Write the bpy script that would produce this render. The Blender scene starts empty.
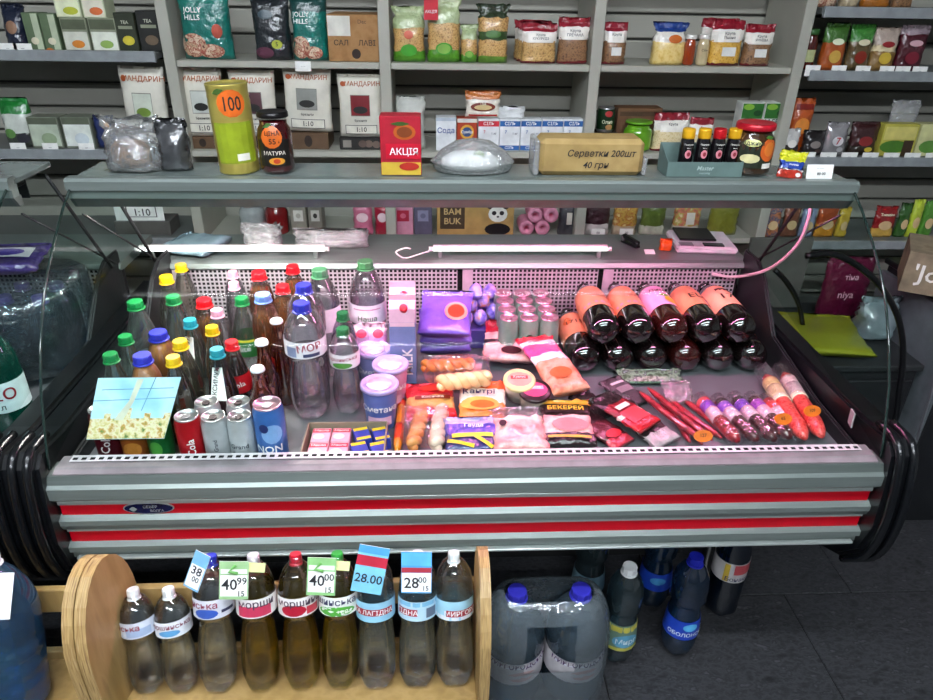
import bpy, bmesh, math, random
from mathutils import Vector, Matrix

# ---------------------------------------------------------------- camera
SC = bpy.context.scene
COL = SC.collection
F, CAMZ = 690.0, 1.6
PIT, YAW, ROL = math.radians(28.1), math.radians(3.1), math.radians(1.03)
FW = Vector((math.sin(YAW)*math.cos(PIT), math.cos(YAW)*math.cos(PIT), -math.sin(PIT)))
R0 = Vector((math.cos(YAW), -math.sin(YAW), 0)); U0 = R0.cross(FW)
RT = R0*math.cos(ROL)+U0*math.sin(ROL); UP = U0*math.cos(ROL)-R0*math.sin(ROL)
cam = bpy.data.cameras.new('camera'); cam.sensor_width = 36; cam.lens = F/933*36; cam.clip_start = .02
camo = bpy.data.objects.new('camera', cam); COL.objects.link(camo)
mw = Matrix((RT, UP, -FW)).transposed().to_4x4(); mw.translation = (0, 0, CAMZ); camo.matrix_world = mw
SC.camera = camo
SC.view_settings.view_transform = 'Standard'; SC.view_settings.look = 'None'
SC.view_settings.gamma = 1; SC.view_settings.use_curve_mapping = False
SC.view_settings.exposure = 0.55
SC.cycles.transparent_max_bounces = 24; SC.cycles.max_bounces = 10; SC.cycles.transmission_bounces = 8
SC.cycles.caustics_reflective = False; SC.cycles.caustics_refractive = False
W = bpy.data.worlds.new('world'); SC.world = W; W.use_nodes = True
W.node_tree.nodes['Background'].inputs[0].default_value = (.8, .9, 1, 1)
W.node_tree.nodes['Background'].inputs[1].default_value = .05
LAMP_POWER, LAMP2_POWER, PINK_POWER, WHITE_POWER = 60.0, 118.0, 108.0, 280.0

def ray(px, py): return FW+RT*((px-466.5)/F)-UP*((py-350)/F)
def onz(px, py, z):
    r = ray(px, py); t = (z-CAMZ)/r.z; return Vector((r.x*t, r.y*t, z))
def ony(px, py, y):
    r = ray(px, py); t = y/r.y; return Vector((r.x*t, y, CAMZ+r.z*t))
rnd = random.Random(7)

# ---------------------------------------------------------------- materials
_mats = {}
def lin(h):
    h = h.lstrip('#'); c = [int(h[i:i+2], 16)/255 for i in (0, 2, 4)]
    return tuple(x/12.92 if x <= .04045 else ((x+.055)/1.055)**2.4 for x in c)+(1,)
def nodes(name):
    m = bpy.data.materials.new(name); m.use_nodes = True
    return m, m.node_tree, m.node_tree.nodes, m.node_tree.links
def C(h, rough=.5, metal=0, var=.12, scale=25, bump=0, coat=0, emit=0, spec=.5, stretch=None, name='paint', var2=None):
    """opaque procedural material: base colour with a little noise variation and optional relief"""
    k = ('C', h, rough, metal, var, scale, bump, coat, emit, spec, stretch, name, var2)
    if k in _mats: return _mats[k]
    m, t, N, L = nodes(name+'_'+h.strip('#')); p = N['Principled BSDF']
    a = lin(h); b = lin(var2) if var2 else tuple(min(1, x*(1+var)) for x in a[:3])+(1,)
    d = tuple(x*(1-var) for x in a[:3])+(1,)
    p.inputs['Roughness'].default_value = rough; p.inputs['Metallic'].default_value = metal
    p.inputs['Specular IOR Level'].default_value = spec; p.inputs['Coat Weight'].default_value = coat
    p.inputs['Coat Roughness'].default_value = .08
    tc = N.new('ShaderNodeTexCoord'); mp = N.new('ShaderNodeMapping'); nz = N.new('ShaderNodeTexNoise')
    L.new(tc.outputs['Object'], mp.inputs[0]); L.new(mp.outputs[0], nz.inputs[0])
    if stretch: mp.inputs['Scale'].default_value = stretch
    nz.inputs['Scale'].default_value = scale; nz.inputs['Detail'].default_value = 4
    r = N.new('ShaderNodeValToRGB'); L.new(nz.outputs[0], r.inputs[0])
    r.color_ramp.elements[0].position = .35; r.color_ramp.elements[1].position = .65
    r.color_ramp.elements[0].color = d; r.color_ramp.elements[1].color = b
    L.new(r.outputs[0], p.inputs['Base Color'])
    if emit:
        p.inputs['Emission Color'].default_value = a; p.inputs['Emission Strength'].default_value = emit
    if bump:
        bp = N.new('ShaderNodeBump'); bp.inputs['Strength'].default_value = bump; bp.inputs['Distance'].default_value = .016 if name == 'pouch_film' else .004
        L.new(nz.outputs[0], bp.inputs['Height']); L.new(bp.outputs[0], p.inputs['Normal']); L.new(bp.outputs[0], p.inputs['Coat Normal'])
    _mats[k] = m; return m
def CLEAR(h='#ffffff', gloss=.14, rough=.04, haze=0, hazecol='#ffffff', crinkle=0, name='clear', scale=40):
    """thin clear plastic or glass sheet: tinted see-through, a mirror share that grows at grazing angles, optional milky haze"""
    k = ('T', h, gloss, rough, haze, hazecol, crinkle, name, scale)
    if k in _mats: return _mats[k]
    m, t, N, L = nodes(name+'_'+h.strip('#')); N.remove(N['Principled BSDF']); o = N['Material Output']
    tr = N.new('ShaderNodeBsdfTransparent'); tr.inputs[0].default_value = lin(h)
    gl = N.new('ShaderNodeBsdfGlossy'); gl.inputs['Roughness'].default_value = rough; gl.inputs[0].default_value = (1, 1, 1, 1)
    lw = N.new('ShaderNodeLayerWeight'); lw.inputs[0].default_value = .35
    mu = N.new('ShaderNodeMath'); mu.operation = 'MULTIPLY_ADD'; mu.inputs[1].default_value = gloss*3; mu.inputs[2].default_value = gloss*.35
    cl = N.new('ShaderNodeClamp'); L.new(lw.outputs['Fresnel'], mu.inputs[0]); L.new(mu.outputs[0], cl.inputs[0])
    mx = N.new('ShaderNodeMixShader'); L.new(cl.outputs[0], mx.inputs[0]); L.new(tr.outputs[0], mx.inputs[1]); L.new(gl.outputs[0], mx.inputs[2])
    last = mx
    if crinkle:
        tc = N.new('ShaderNodeTexCoord'); nz = N.new('ShaderNodeTexNoise'); nz.inputs['Scale'].default_value = scale; nz.inputs['Detail'].default_value = 3
        L.new(tc.outputs['Object'], nz.inputs[0]); bp = N.new('ShaderNodeBump'); bp.inputs['Strength'].default_value = crinkle; bp.inputs['Distance'].default_value = .02
        L.new(nz.outputs[0], bp.inputs['Height']); L.new(bp.outputs[0], gl.inputs['Normal']); L.new(bp.outputs[0], lw.inputs['Normal'])
    if haze:
        df = N.new('ShaderNodeBsdfDiffuse'); df.inputs[0].default_value = lin(hazecol)
        m2 = N.new('ShaderNodeMixShader'); m2.inputs[0].default_value = haze
        L.new(mx.outputs[0], m2.inputs[1]); L.new(df.outputs[0], m2.inputs[2]); last = m2
    L.new(last.outputs[0], o.inputs[0]); _mats[k] = m; return m
def LIQ(h, ior=1.2, mix=.2, haze=.012, name='liquid'):
    """a clear drink: refracting body mixed with straight see-through so that light still passes"""
    k = ('L', h, ior, mix, haze)
    if k in _mats: return _mats[k]
    m, t, N, L = nodes(name+'_'+h.strip('#')); N.remove(N['Principled BSDF']); o = N['Material Output']
    tr = N.new('ShaderNodeBsdfTransparent'); tr.inputs[0].default_value = tuple(c**.5 for c in lin(h))
    gl = N.new('ShaderNodeBsdfGlass'); gl.inputs['Color'].default_value = tuple(c**.5 for c in lin(h)); gl.inputs['IOR'].default_value = ior; gl.inputs['Roughness'].default_value = 0
    tc = N.new('ShaderNodeTexCoord'); nz = N.new('ShaderNodeTexNoise'); nz.inputs['Scale'].default_value = 30; nz.inputs['Detail'].default_value = 2
    L.new(tc.outputs['Object'], nz.inputs[0]); bp = N.new('ShaderNodeBump'); bp.inputs['Strength'].default_value = .12; bp.inputs['Distance'].default_value = .008
    L.new(nz.outputs[0], bp.inputs['Height']); L.new(bp.outputs[0], gl.inputs['Normal'])
    mx = N.new('ShaderNodeMixShader'); mx.inputs[0].default_value = mix
    L.new(tr.outputs[0], mx.inputs[1]); L.new(gl.outputs[0], mx.inputs[2])
    df = N.new('ShaderNodeBsdfDiffuse'); df.inputs[0].default_value = lin(h); m2 = N.new('ShaderNodeMixShader'); m2.inputs[0].default_value = haze
    L.new(mx.outputs[0], m2.inputs[1]); L.new(df.outputs[0], m2.inputs[2]); L.new(m2.outputs[0], o.inputs[0])
    _mats[k] = m; return m
def MULTI(key, stops, scale=60, rough=.5, detail=3, stretch=None, coat=0, bump=0, name='mixed'):
    """mottled contents (grain, nuts, meat, wood): a noise through a many-stop colour ramp"""
    k = ('M', key)
    if k in _mats: return _mats[k]
    m, t, N, L = nodes(name+'_'+key); p = N['Principled BSDF']; p.inputs['Roughness'].default_value = rough; p.inputs['Coat Weight'].default_value = coat
    tc = N.new('ShaderNodeTexCoord'); mp = N.new('ShaderNodeMapping'); nz = N.new('ShaderNodeTexNoise')
    L.new(tc.outputs['Object'], mp.inputs[0]); L.new(mp.outputs[0], nz.inputs[0]); nz.inputs['Scale'].default_value = scale; nz.inputs['Detail'].default_value = detail
    if stretch: mp.inputs['Scale'].default_value = stretch
    r = N.new('ShaderNodeValToRGB'); L.new(nz.outputs[0], r.inputs[0]); E = r.color_ramp.elements
    n = len(stops)
    while len(E) < n: E.new(.5)
    for i, s in enumerate(stops):
        E[i].position = .3+.4*i/max(1, n-1); E[i].color = lin(s)
    L.new(r.outputs[0], p.inputs['Base Color'])
    if bump:
        bp = N.new('ShaderNodeBump'); bp.inputs['Strength'].default_value = bump; bp.inputs['Distance'].default_value = .004
        L.new(nz.outputs[0], bp.inputs['Height']); L.new(bp.outputs[0], p.inputs['Normal'])
    _mats[k] = m; return m

ALU = C('#848e8a', .36, .5, var=.06, scale=6, stretch=(1, 30, 30), name='aluminium')
ALUD = C('#666f6b', .42, .5, var=.06, scale=6, stretch=(1, 30, 30), name='aluminium')
ALUW = C('#b4bcb8', .3, .5, var=.04, scale=6, stretch=(1, 30, 30), name='aluminium')
RED = C('#b8071c', .3, 0, var=.05, scale=5, name='red_strip')
BLK = C('#0b0d10', .35, 0, name='black_plastic')
BLKM = C('#0a0b0c', .8, 0, name='black_matte')
WHT = C('#e9e9e6', .4, name='white'); CARD = C('#f2f1ea', .6, name='card')
GREY = C('#9a9c98', .55, var=.05, scale=8, name='laminate')
INK = C('#15151a', .7, name='ink')
PET = CLEAR('#fbfefe', gloss=.26, rough=.04, haze=.01, name='pet')
PETR = CLEAR('#fcfefe', gloss=.26, rough=.02, crinkle=.10, name='pet_ribbed', scale=22)
PETB = CLEAR('#a9cfe6', gloss=.16, rough=.03, name='pet_blue')
GLASS = CLEAR('#f3faf7', gloss=.005, rough=.0, name='pane_glass')
GLASSE = CLEAR('#e6efec', gloss=.004, rough=.0, name='end_pane_glass')
FILM = CLEAR('#fbfbfb', gloss=.22, rough=.12, haze=.06, crinkle=.9, name='film')
FILMW = CLEAR('#f4f6f6', gloss=.3, rough=.15, haze=.2, crinkle=1, name='cloudy_film')

# ---------------------------------------------------------------- objects
def data(name, v, f, mats, fm=None, smooth=False):
    me = bpy.data.meshes.new(name); me.from_pydata([tuple(p) for p in v], [], f)
    for m in (mats if isinstance(mats, (list, tuple)) else [mats]): me.materials.append(m)
    if fm: me.polygons.foreach_set('material_index', fm)
    if smooth: me.polygons.foreach_set('use_smooth', [True]*len(f))
    me.update(); return me
def link(name, me, parent=None, loc=(0, 0, 0), rot=(0, 0, 0)):
    o = bpy.data.objects.new(name, me); COL.objects.link(o); o.location = loc; o.rotation_euler = rot
    if parent is not None: o.parent = parent
    return o
def tag(o, label=None, cat=None, group=None, kind=None):
    if label: o['label'] = label
    if cat: o['category'] = cat
    if group: o['group'] = group
    if kind: o['kind'] = kind
    return o
def empty(name, loc, label=None, cat=None, group=None, rz=0, kind=None, rot=None):
    o = link(name, None, None, loc, rot or (0, 0, rz)); o.empty_display_size = .02
    return tag(o, label, cat, group, kind)
def copy_tree(o, parent=None):
    c = o.copy(); COL.objects.link(c)
    if parent is not None: c.parent = parent
    for ch in list(o.children): copy_tree(ch, c)
    return c
def ringfaces(nr, K, closed=True, off=0):
    f = []
    for i in range(nr-1):
        for j in range(K if closed else K-1):
            a = off+i*K+j; b = off+i*K+(j+1) % K
            f.append((a, b, b+K, a+K))
    return f
def lathe(prof, K=20, mats=None, fm=None, name='lathe', smooth=True, petal=None, caps=(True, True)):
    """prof: (radius, z) from bottom to top; fm: material index for each ring interval"""
    v = []
    for i, (r, z) in enumerate(prof):
        for j in range(K):
            a = 2*math.pi*j/K; rr, zz = r, z
            if petal and i < petal[0]:
                zz += petal[1]*(.5+.5*math.cos(5*a))*(1 if r > 1e-4 else 0); rr *= 1-petal[2]*(.5+.5*math.cos(5*a))
            v.append((rr*math.sin(a), -rr*math.cos(a), zz))
    f = ringfaces(len(prof), K); m = [(fm[i] if fm else 0) for i in range(len(prof)-1) for _ in range(K)]
    if caps[0]: f.append(tuple(reversed(range(K)))); m.append(fm[0] if fm else 0)
    if caps[1]: f.append(tuple((len(prof)-1)*K+j for j in range(K))); m.append(fm[-1] if fm else 0)
    return data(name, v, f, mats, m, smooth)
def boxdata(w, d, h, mats, bev=.002, z0=0, name='box', fm=None):
    """box on z0, centred in x and y, chamfered; fm = material index for (-x,+x,-y,+y,-z,+z)"""
    bm = bmesh.new(); bmesh.ops.create_cube(bm, size=1)
    for v in bm.verts: v.co = Vector((v.co.x*w, v.co.y*d, (v.co.z+.5)*h+z0))
    if bev:
        bmesh.ops.bevel(bm, geom=list(bm.edges), offset=min(bev, w*.3, d*.3, h*.3), segments=1, affect='EDGES')
    me = bpy.data.meshes.new(name)
    if fm:
        for p in bm.faces:
            n = p.normal; ax = max(range(3), key=lambda q: abs(n[q])); p.material_index = fm[ax*2+(1 if n[ax] > 0 else 0)]
    bm.to_mesh(me); bm.free()
    for m in (mats if isinstance(mats, (list, tuple)) else [mats]): me.materials.append(m)
    return me
def bx(name, x0, x1, y0, y1, z0, z1, mat, parent=None, bev=.002, fm=None):
    """axis-aligned box given by its extents; its origin sits at its base centre (relative to the parent's frame if any)"""
    me = boxdata(x1-x0, y1-y0, z1-z0, mat, bev, name=name, fm=fm)
    return link(name, me, parent, ((x0+x1)/2, (y0+y1)/2, z0))
def prism(poly, x0, x1, mats, name='prism', bev=0, smooth=False):
    """polygon in (y,z) extruded along x"""
    n = len(poly); v = [(x0, y, z) for y, z in poly]+[(x1, y, z) for y, z in poly]
    f = [(i, (i+1) % n, n+(i+1) % n, n+i) for i in range(n)]+[tuple(reversed(range(n))), tuple(range(n, 2*n))]
    bm = bmesh.new(); vs = [bm.verts.new(p) for p in v]
    for q in f: bm.faces.new([vs[i] for i in q])
    bmesh.ops.recalc_face_normals(bm, faces=bm.faces)
    if bev: bmesh.ops.bevel(bm, geom=[e for e in bm.edges if abs(e.verts[0].co.x-e.verts[1].co.x) < 1e-6], offset=bev, segments=2, affect='EDGES')
    me = bpy.data.meshes.new(name); bm.to_mesh(me); bm.free()
    for m in (mats if isinstance(mats, (list, tuple)) else [mats]): me.materials.append(m)
    if smooth: me.polygons.foreach_set('use_smooth', [True]*len(me.polygons))
    return me
def tube(pts, r, mat, K=8, name='tube', taper=None):
    pts = [Vector(p) for p in pts]; v = []; n = len(pts); up = Vector((0, 0, 1)); prev = None
    for i, p in enumerate(pts):
        t = (pts[min(n-1, i+1)]-pts[max(0, i-1)]).normalized()
        s = t.cross(up if prev is None else prev)
        if s.length < 1e-3: s = t.cross(Vector((1, 0, 0)))
        s.normalize(); b = s.cross(t).normalized(); prev = b
        rr = r*(taper[i] if taper else 1)
        for j in range(K):
            a = 2*math.pi*j/K; v.append(p+s*(rr*math.cos(a))+b*(rr*math.sin(a)))
    f = ringfaces(n, K)+[tuple(reversed(range(K))), tuple((n-1)*K+j for j in range(K))]
    return data(name, v, f, mat, None, True)
def curve(pts, n=6):
    """Catmull-Rom through pts"""
    P = [Vector(p) for p in pts]; P = [P[0]*2-P[1]]+P+[P[-1]*2-P[-2]]; out = []
    for i in range(1, len(P)-2):
        for k in range(n):
            t = k/n; a, b, c, d = P[i-1:i+3]
            out.append(.5*((2*b)+(c-a)*t+(2*a-5*b+4*c-d)*t*t+(3*b-a-3*c+d)*t**3))
    out.append(P[-2]); return out
def perforated(w, h, nx, nz, hole, mat, name='perforated_sheet', hole_h=None):
    """a sheet in the xz plane with rectangular holes cut through it"""
    v = []; f = []; hh = hole_h or hole; cw, ch = w/nx, h/nz; t = .0012
    for i in range(nx):
        for k in range(nz):
            x, z = -w/2+i*cw, k*ch; o = len(v); a, b = cw*(1-hole)/2, ch*(1-hh)/2
            v += [(x, 0, z), (x+cw, 0, z), (x+cw, 0, z+ch), (x, 0, z+ch), (x+a, 0, z+b), (x+cw-a, 0, z+b), (x+cw-a, 0, z+ch-b), (x+a, 0, z+ch-b),
                  (x+a, t, z+b), (x+cw-a, t, z+b), (x+cw-a, t, z+ch-b), (x+a, t, z+ch-b)]
            for q in range(4):
                r = (q+1) % 4; f += [(o+q, o+r, o+4+r, o+4+q), (o+4+q, o+4+r, o+8+r, o+8+q)]
    return data(name, v, f, mat)
# ---------------------------------------------------------------- print on surfaces
_text = {}
def textgeo(s):
    if s in _text: return _text[s]
    cu = bpy.data.curves.new('lettering', 'FONT'); cu.body = s; cu.size = 1; cu.align_x = 'CENTER'; cu.align_y = 'CENTER'; cu.resolution_u = 2
    cu.offset = .012
    o = bpy.data.objects.new('lettering', cu); COL.objects.link(o)
    dg = bpy.context.evaluated_depsgraph_get(); e = o.evaluated_get(dg); me = e.to_mesh()
    V = [(p.co.x, p.co.y) for p in me.vertices]; Fc = [tuple(p.vertices) for p in me.polygons]
    e.to_mesh_clear(); COL.objects.unlink(o); bpy.data.objects.remove(o); bpy.data.curves.remove(cu)
    xs = [p[0] for p in V] or [0]; _text[s] = (V, Fc, max(xs)-min(xs)); return _text[s]
def flat(y): return lambda x, z, o=0: (x, y-o, z)
def cyl(R, zr=None):
    def f(x, z, o=0):
        r = (zr(z) if zr else R)+o; a = x/R; return (r*math.sin(a), -r*math.cos(a), z)
    return f
def topf(z0): return lambda x, y, o=0: (x, y, z0+o)
def sidef(x0): return lambda y, z, o=0: (x0-o, -y, z)
def decal(parent, name, surf, shape, cx, cz, w, h, mat, rot=0, off=.0007):
    """a thin printed patch that follows the surface: shape 'rect', 'disc', 'leaf' or a list of 2d points in -1..1"""
    ca, sa = math.cos(rot), math.sin(rot); v = []; f = []
    if shape == 'rect':
        nx, nz = 7, 4
        P = [(-1+2*i/(nx-1), -1+2*k/(nz-1)) for k in range(nz) for i in range(nx)]
        f = [(k*nx+i, k*nx+i+1, k*nx+nx+i+1, k*nx+nx+i) for k in range(nz-1) for i in range(nx-1)]
    elif shape in ('disc', 'leaf'):
        K = 14; P = [(0, 0)]
        for q in (.55, 1):
            for j in range(K):
                a = 2*math.pi*j/K; c, s = math.cos(a), math.sin(a)
                if shape == 'leaf': s *= (1-abs(c))**.6
                P.append((q*c, q*s))
        f = [(0, 1+j, 1+(j+1) % K) for j in range(K)]+[(1+j, 1+K+j, 1+K+(j+1) % K, 1+(j+1) % K) for j in range(K)]
    else:
        P = list(shape); f = [tuple(range(len(P)))]
    for p in P:
        x, z = p[0]*w/2, p[1]*h/2; v.append(surf(cx+x*ca-z*sa, cz+x*sa+z*ca, off))
    return link(name, data(name, v, f, mat), parent)
def text(parent, surf, s, cx, cz, size, mat=None, maxw=None, rot=0, off=.0013, shear=0, stretch=1):
    V, Fc, tw = textgeo(s); k = size
    if maxw and tw*k > maxw: k = maxw/tw
    ca, sa = math.cos(rot), math.sin(rot); v = []
    for x, y in V:
        x = (x+shear*y)*k; y *= k*stretch; v.append(surf(cx+x*ca-y*sa, cz+x*sa+y*ca, off))
    return link('lettering', data('lettering', v, Fc, mat or INK), parent)
# ---------------------------------------------------------------- the room
RX0, RX1, RY0, RY1, RZ = -2.6, 2.7, -2.3, 2.74, 2.8
def plane_box(name, x0, x1, y0, y1, z0, z1, mat): return tag(bx(name, x0, x1, y0, y1, z0, z1, mat, None, 0), kind='structure')
SLATE = MULTI('slate', ['#1f2022', '#2b2c2f', '#393a3d', '#242528', '#4a4b4e'], 34, .5, 10, (1, 1.8, 1), bump=.8, name='stone')
floor = plane_box('floor', RX0, RX1, RY0, RY1, -.06, -.004, C('#0c0d0e', .8, name='grout'))
tile = boxdata(.596, .596, .02, SLATE, .0015, name='tile')
for r in range(8):
    y = 1.43+.3-.6*(r-1)
    for i in range(9):
        x = (1.25 if r % 2 else 1.04)+.3+.6*(i-6)
        if x-.3 < RX0 or x+.3 > RX1 or y+.3 > RY1 or y-.3 < RY0: continue
        link('tile', tile, floor, (x-floor.location.x, y-floor.location.y, .04))
wall_back = plane_box('wall_back', RX0, RX1, RY1, RY1+.1, 0, RZ, C('#55554f', .8, name='groove'))
SLAT = C('#a3a196', .55, var=.05, scale=5, name='slat'); slat = boxdata(RX1-RX0-.1, .018, .076, SLAT, .004, name='slat')
for k in range(17): link('slat', slat, wall_back, (0, -.06, .42+k*.084))
PAINT = C('#8d8f8e', .8, name='wall_paint')
plane_box('wall_left', RX0-.1, RX0, RY0, RY1, 0, RZ, PAINT)
plane_box('wall_right', RX1, RX1+.1, RY0, RY1, 0, RZ, PAINT)
plane_box('wall_front', RX0, RX1, RY0-.1, RY0, 0, RZ, C('#4a4c4c', .8, name='wall_paint'))
plane_box('ceiling', RX0, RX1, RY0, RY1, RZ, RZ+.1, C('#b9bab8', .8, name='ceiling_paint'))
def ceiling_lamp(x, y, ln, power, label):
    o = empty('ceiling_lamp', (x, y, RZ-.07), label, 'ceiling lamp', 'linear lamps on the ceiling')
    link('housing', boxdata(ln+.02, .1, .045, WHT, .006, .025), o)
    link('diffuser', boxdata(ln, .085, .024, C('#eef6ff', .5, emit=power, var=0, name='lit_diffuser'), .006, 0), o)
ceiling_lamp(-.15, .22, 2.6, LAMP_POWER, 'long white linear lamp on the ceiling above the counter')
ceiling_lamp(-.15, -1.3, 2.2, LAMP2_POWER, 'long white linear lamp on the ceiling further from the counter')

# ---------------------------------------------------------------- refrigerated counter
GP = [(1.106, .752), (1.113, .785), (1.128, .83), (1.15, .895), (1.188, .968), (1.235, 1.038), (1.283, 1.09), (1.335, 1.135), (1.40, 1.184), (1.45, 1.214)]
DECK = .70
DK = C('#1b1d1f', .5, name='dark_plastic'); SILL = C('#d8cfd4', .4, name='white_enamel')
STEEL = C('#7d7f84', .4, .5, var=.08, scale=5, name='steel')
def counter(x0, x1, label):
    o = empty('display_counter', ((x0+x1)/2, 1.5, 0), label, 'display counter')
    ox, oy = o.location.x, o.location.y
    def B(name, a, b, c, d, e, f, m, bev=.002, par=o):
        return bx(name, a-ox, b-ox, c-oy, d-oy, e, f, m, par, bev)
    def PR(name, poly, a, b, m, par=o, bev=0, smooth=False):
        return link(name, prism([(p-oy, q) for p, q in poly], a-ox, b-ox, m, name, bev, smooth), par)
    # front fascia: extruded rails and red strips, from the sill down
    PR('sill_rail', [(1.095, .744), (1.087, .728), (1.14, .728), (1.14, .746), (1.11, .746)], x0, x1, ALUD)
    PR('front_rail', [(1.087, .728), (1.080, .722), (1.080, .697), (1.092, .684), (1.14, .684), (1.14, .728)], x0, x1, ALU)
    B('bead', x0+.004, x1-.004, 1.092, 1.12, .674, .684, ALUW, .001)
    B('red_strip', x0+.004, x1-.004, 1.098, 1.12, .645, .674, RED, 0)
    PR('front_rail', [(1.098, .645), (1.086, .638), (1.086, .626), (1.092, .612), (1.14, .612), (1.14, .645)], x0, x1, ALU)
    B('bead', x0+.004, x1-.004, 1.094, 1.12, .604, .612, ALUW, .001)
    B('red_strip', x0+.004, x1-.004, 1.1, 1.12, .573, .604, RED, 0)
    PR('front_rail', [(1.1, .573), (1.088, .567), (1.088, .554), (1.098, .546), (1.098, .532), (1.14, .532), (1.14, .573)], x0, x1, ALU)
    B('bead', x0+.01, x1-.01, 1.086, 1.098, .533, .539, ALUW, .001)
    # tub
    B('deck', x0+.012, x1-.012, 1.14, 1.86, DECK-.03, DECK, STEEL, 0)
    B('tub', x0+.012, x1-.012, 1.13, 1.95, .50, DECK-.03, BLKM, .004)
    B('compressor_box', x0+.16, x1-.16, 1.55, 1.93, .05, .50, BLKM, .004)
    B('under_strip', x0+.03, x1-.03, 1.30, 1.32, .455, .50, RED, 0)
    for lx in (x0+.1, x1-.1):
        for ly in (1.5, 1.88): link('leg', lathe([(.03, 0), (.03, .012), (.018, .016), (.018, .5)], 10, BLK), o, (lx-ox, ly-oy, 0))
    PR('sill_ledge', [(1.098, .7465), (1.112, .752), (1.150, .752), (1.150, .705), (1.098, .705)], x0+.01, x1-.01, C('#857c80', .45, name='enamel'))
    n = int((x1-x0-.08)/.0165)
    g = link('air_grille', perforated(x1-x0-.06, .02, n, 1, .62, SILL, 'air_grille', .45), o, ((x0+x1)/2-ox, 1.127-oy, .7548), (math.radians(-88), 0, 0))
    B('grille_backing', x0+.032, x1-.032, 1.129, 1.146, .7522, .7535, BLKM, 0)
    # rear panel, ledge
    ns = 4; sw = (x1-x0-.03)/ns; sheet = perforated(sw-.03, .174, int((sw-.03)/.0122), 14, .62, C('#c3bfc4', .4, .2, name='enamel'), 'rear_sheet')
    for i in range(ns):
        cx = x0+.015+sw*(i+.5)
        link('rear_sheet', sheet, o, (cx-ox, 1.85-oy, DECK))
        B('seam_strip', cx-sw/2, cx-sw/2+.03, 1.848, 1.853, DECK, .874, C('#b9aeb6', .4, name='enamel'), 0)
    B('rear_wall', x0+.012, x1-.012, 1.875, 1.89, .5, .872, BLKM, 0)
    PR('rear_ledge', [(1.846, .874), (1.840, .880), (1.846, .892), (1.862, .896), (2.09, .896), (2.09, .872), (1.86, .872)], x0, x1, ALU)
    # ends
    for s, xa, xb in ((-1, x0-.058, x0), (1, x1, x1+.058)):
        poly = [(1.10, .80), (1.075, .775), (1.062, .70), (1.055, .60), (1.075, .52), (1.13, .455), (1.22, .41), (1.5, .40), (1.95, .40), (1.95, .80), (1.5, .79), (1.2, .79)]
        e = PR('end_panel', poly, xa, xb, BLK, bev=.008)
        for d in (.012, .040):
            pts = curve([(xa+d-ox, a-oy, b) for a, b in [(1.16, .80), (1.085, .79), (1.056, .70), (1.049, .60), (1.07, .515), (1.126, .45)]], 5)
            link('bumper_rib', tube(pts, .009, C('#0d0f12', .25, name='rubber'), 8), o)
        ip = [(1.14, .66), (1.14, .73), (1.35, .74), (1.6, .78), (1.72, .90), (1.78, .93), (1.86, .93), (1.86, .66)]
        xi = x0+.004 if s < 0 else x1-.016
        PR('inner_side', ip, xi, xi+.012, DK, bev=.004)
    # glass
    gz = [(y, z) for y, z in GP]; K = 2
    v = []; 
    for y, z in gz: v += [(x0+.006-ox, y-oy, z), (x1-.006-ox, y-oy, z)]
    fg = [(2*i, 2*i+1, 2*i+3, 2*i+2) for i in range(len(gz)-1)]
    link('front_glass', data('front_glass', v, fg, GLASS, None, True), o)
    for xx in (x0+.003, x1-.003):
        poly = [(y+.004, z) for y, z in gz]+[(1.60, 1.214), (1.80, .90), (1.70, .88), (1.3, .80), (1.13, .757)]
        link('end_glass', data('end_glass', [(xx-ox, y-oy, z) for y, z in poly], [tuple(range(len(poly)))], GLASSE), o)
        EDG = C('#20302c', .15, name='glass_edge')
        link('glass_edge', tube([(xx-ox, y-oy, z) for y, z in gz], .0028, EDG, 6), o)
        link('corner_post', tube([(xx-ox, 1.60-oy, 1.2), (xx-ox, 1.80-oy, .90)], .0045, DK, 6), o)
        link('stay_rod', tube([(xx-ox, 1.47-oy, 1.15), (xx-ox, 1.83-oy, .90)], .0025, DK, 6), o)
    # top
    B('top_shelf', x0-.004, x1+.004, 1.462, 1.62, 1.213, 1.226, C('#7f8a86', .22, .3, name='top_plate'), .002)
    PR('top_profile', [(1.446, 1.232), (1.440, 1.226), (1.440, 1.208), (1.446, 1.206), (1.446, 1.190), (1.47, 1.190), (1.47, 1.232)], x0-.004, x1+.004, ALU)
    PR('top_cover', [(1.447, 1.190), (1.462, 1.168), (1.475, 1.168), (1.475, 1.190)], x0-.004, x1+.004, C('#6d7370', .4, .4, name='aluminium'))
    B('lamp_tray', x0+.02, x1-.02, 1.48, 1.545, 1.194, 1.212, DK, .002); B('added_light_baffle', x0+.02, x1-.02, 1.545, 1.548, 1.163, 1.212, DK, 0)  # thin unseen lip added behind the lamps to keep their light off the rear shelves
    return o, B
cnt, B = counter(-.748, .918, 'long refrigerated glass display counter with red striped aluminium front')
ox, oy = cnt.location.x, cnt.location.y
def strip_lamp(name, x0, x1, y, z, mat, label, r=.006, grp=None):
    o = empty(name, ((x0+x1)/2, y, z), label, 'lamp', grp); h = (x1-x0)/2
    link('tube', tube([(-h, 0, 0), (h, 0, 0)], r, mat, 10), o)
    for s in (-1, 1): link('end_cap', tube([(s*h, 0, 0), (s*(h+.012), 0, 0)], r*1.15, WHT, 10), o)
    link('holder', boxdata(2*h, .008, .006, WHT, .001, r), o)
    return o
strip_lamp('strip_lamp', -.27, .87, 1.512, 1.18, C('#ff8fc4', .5, emit=PINK_POWER, var=0, name='lit_pink'), 'pink strip lamp under the front edge of the counter top')
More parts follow.
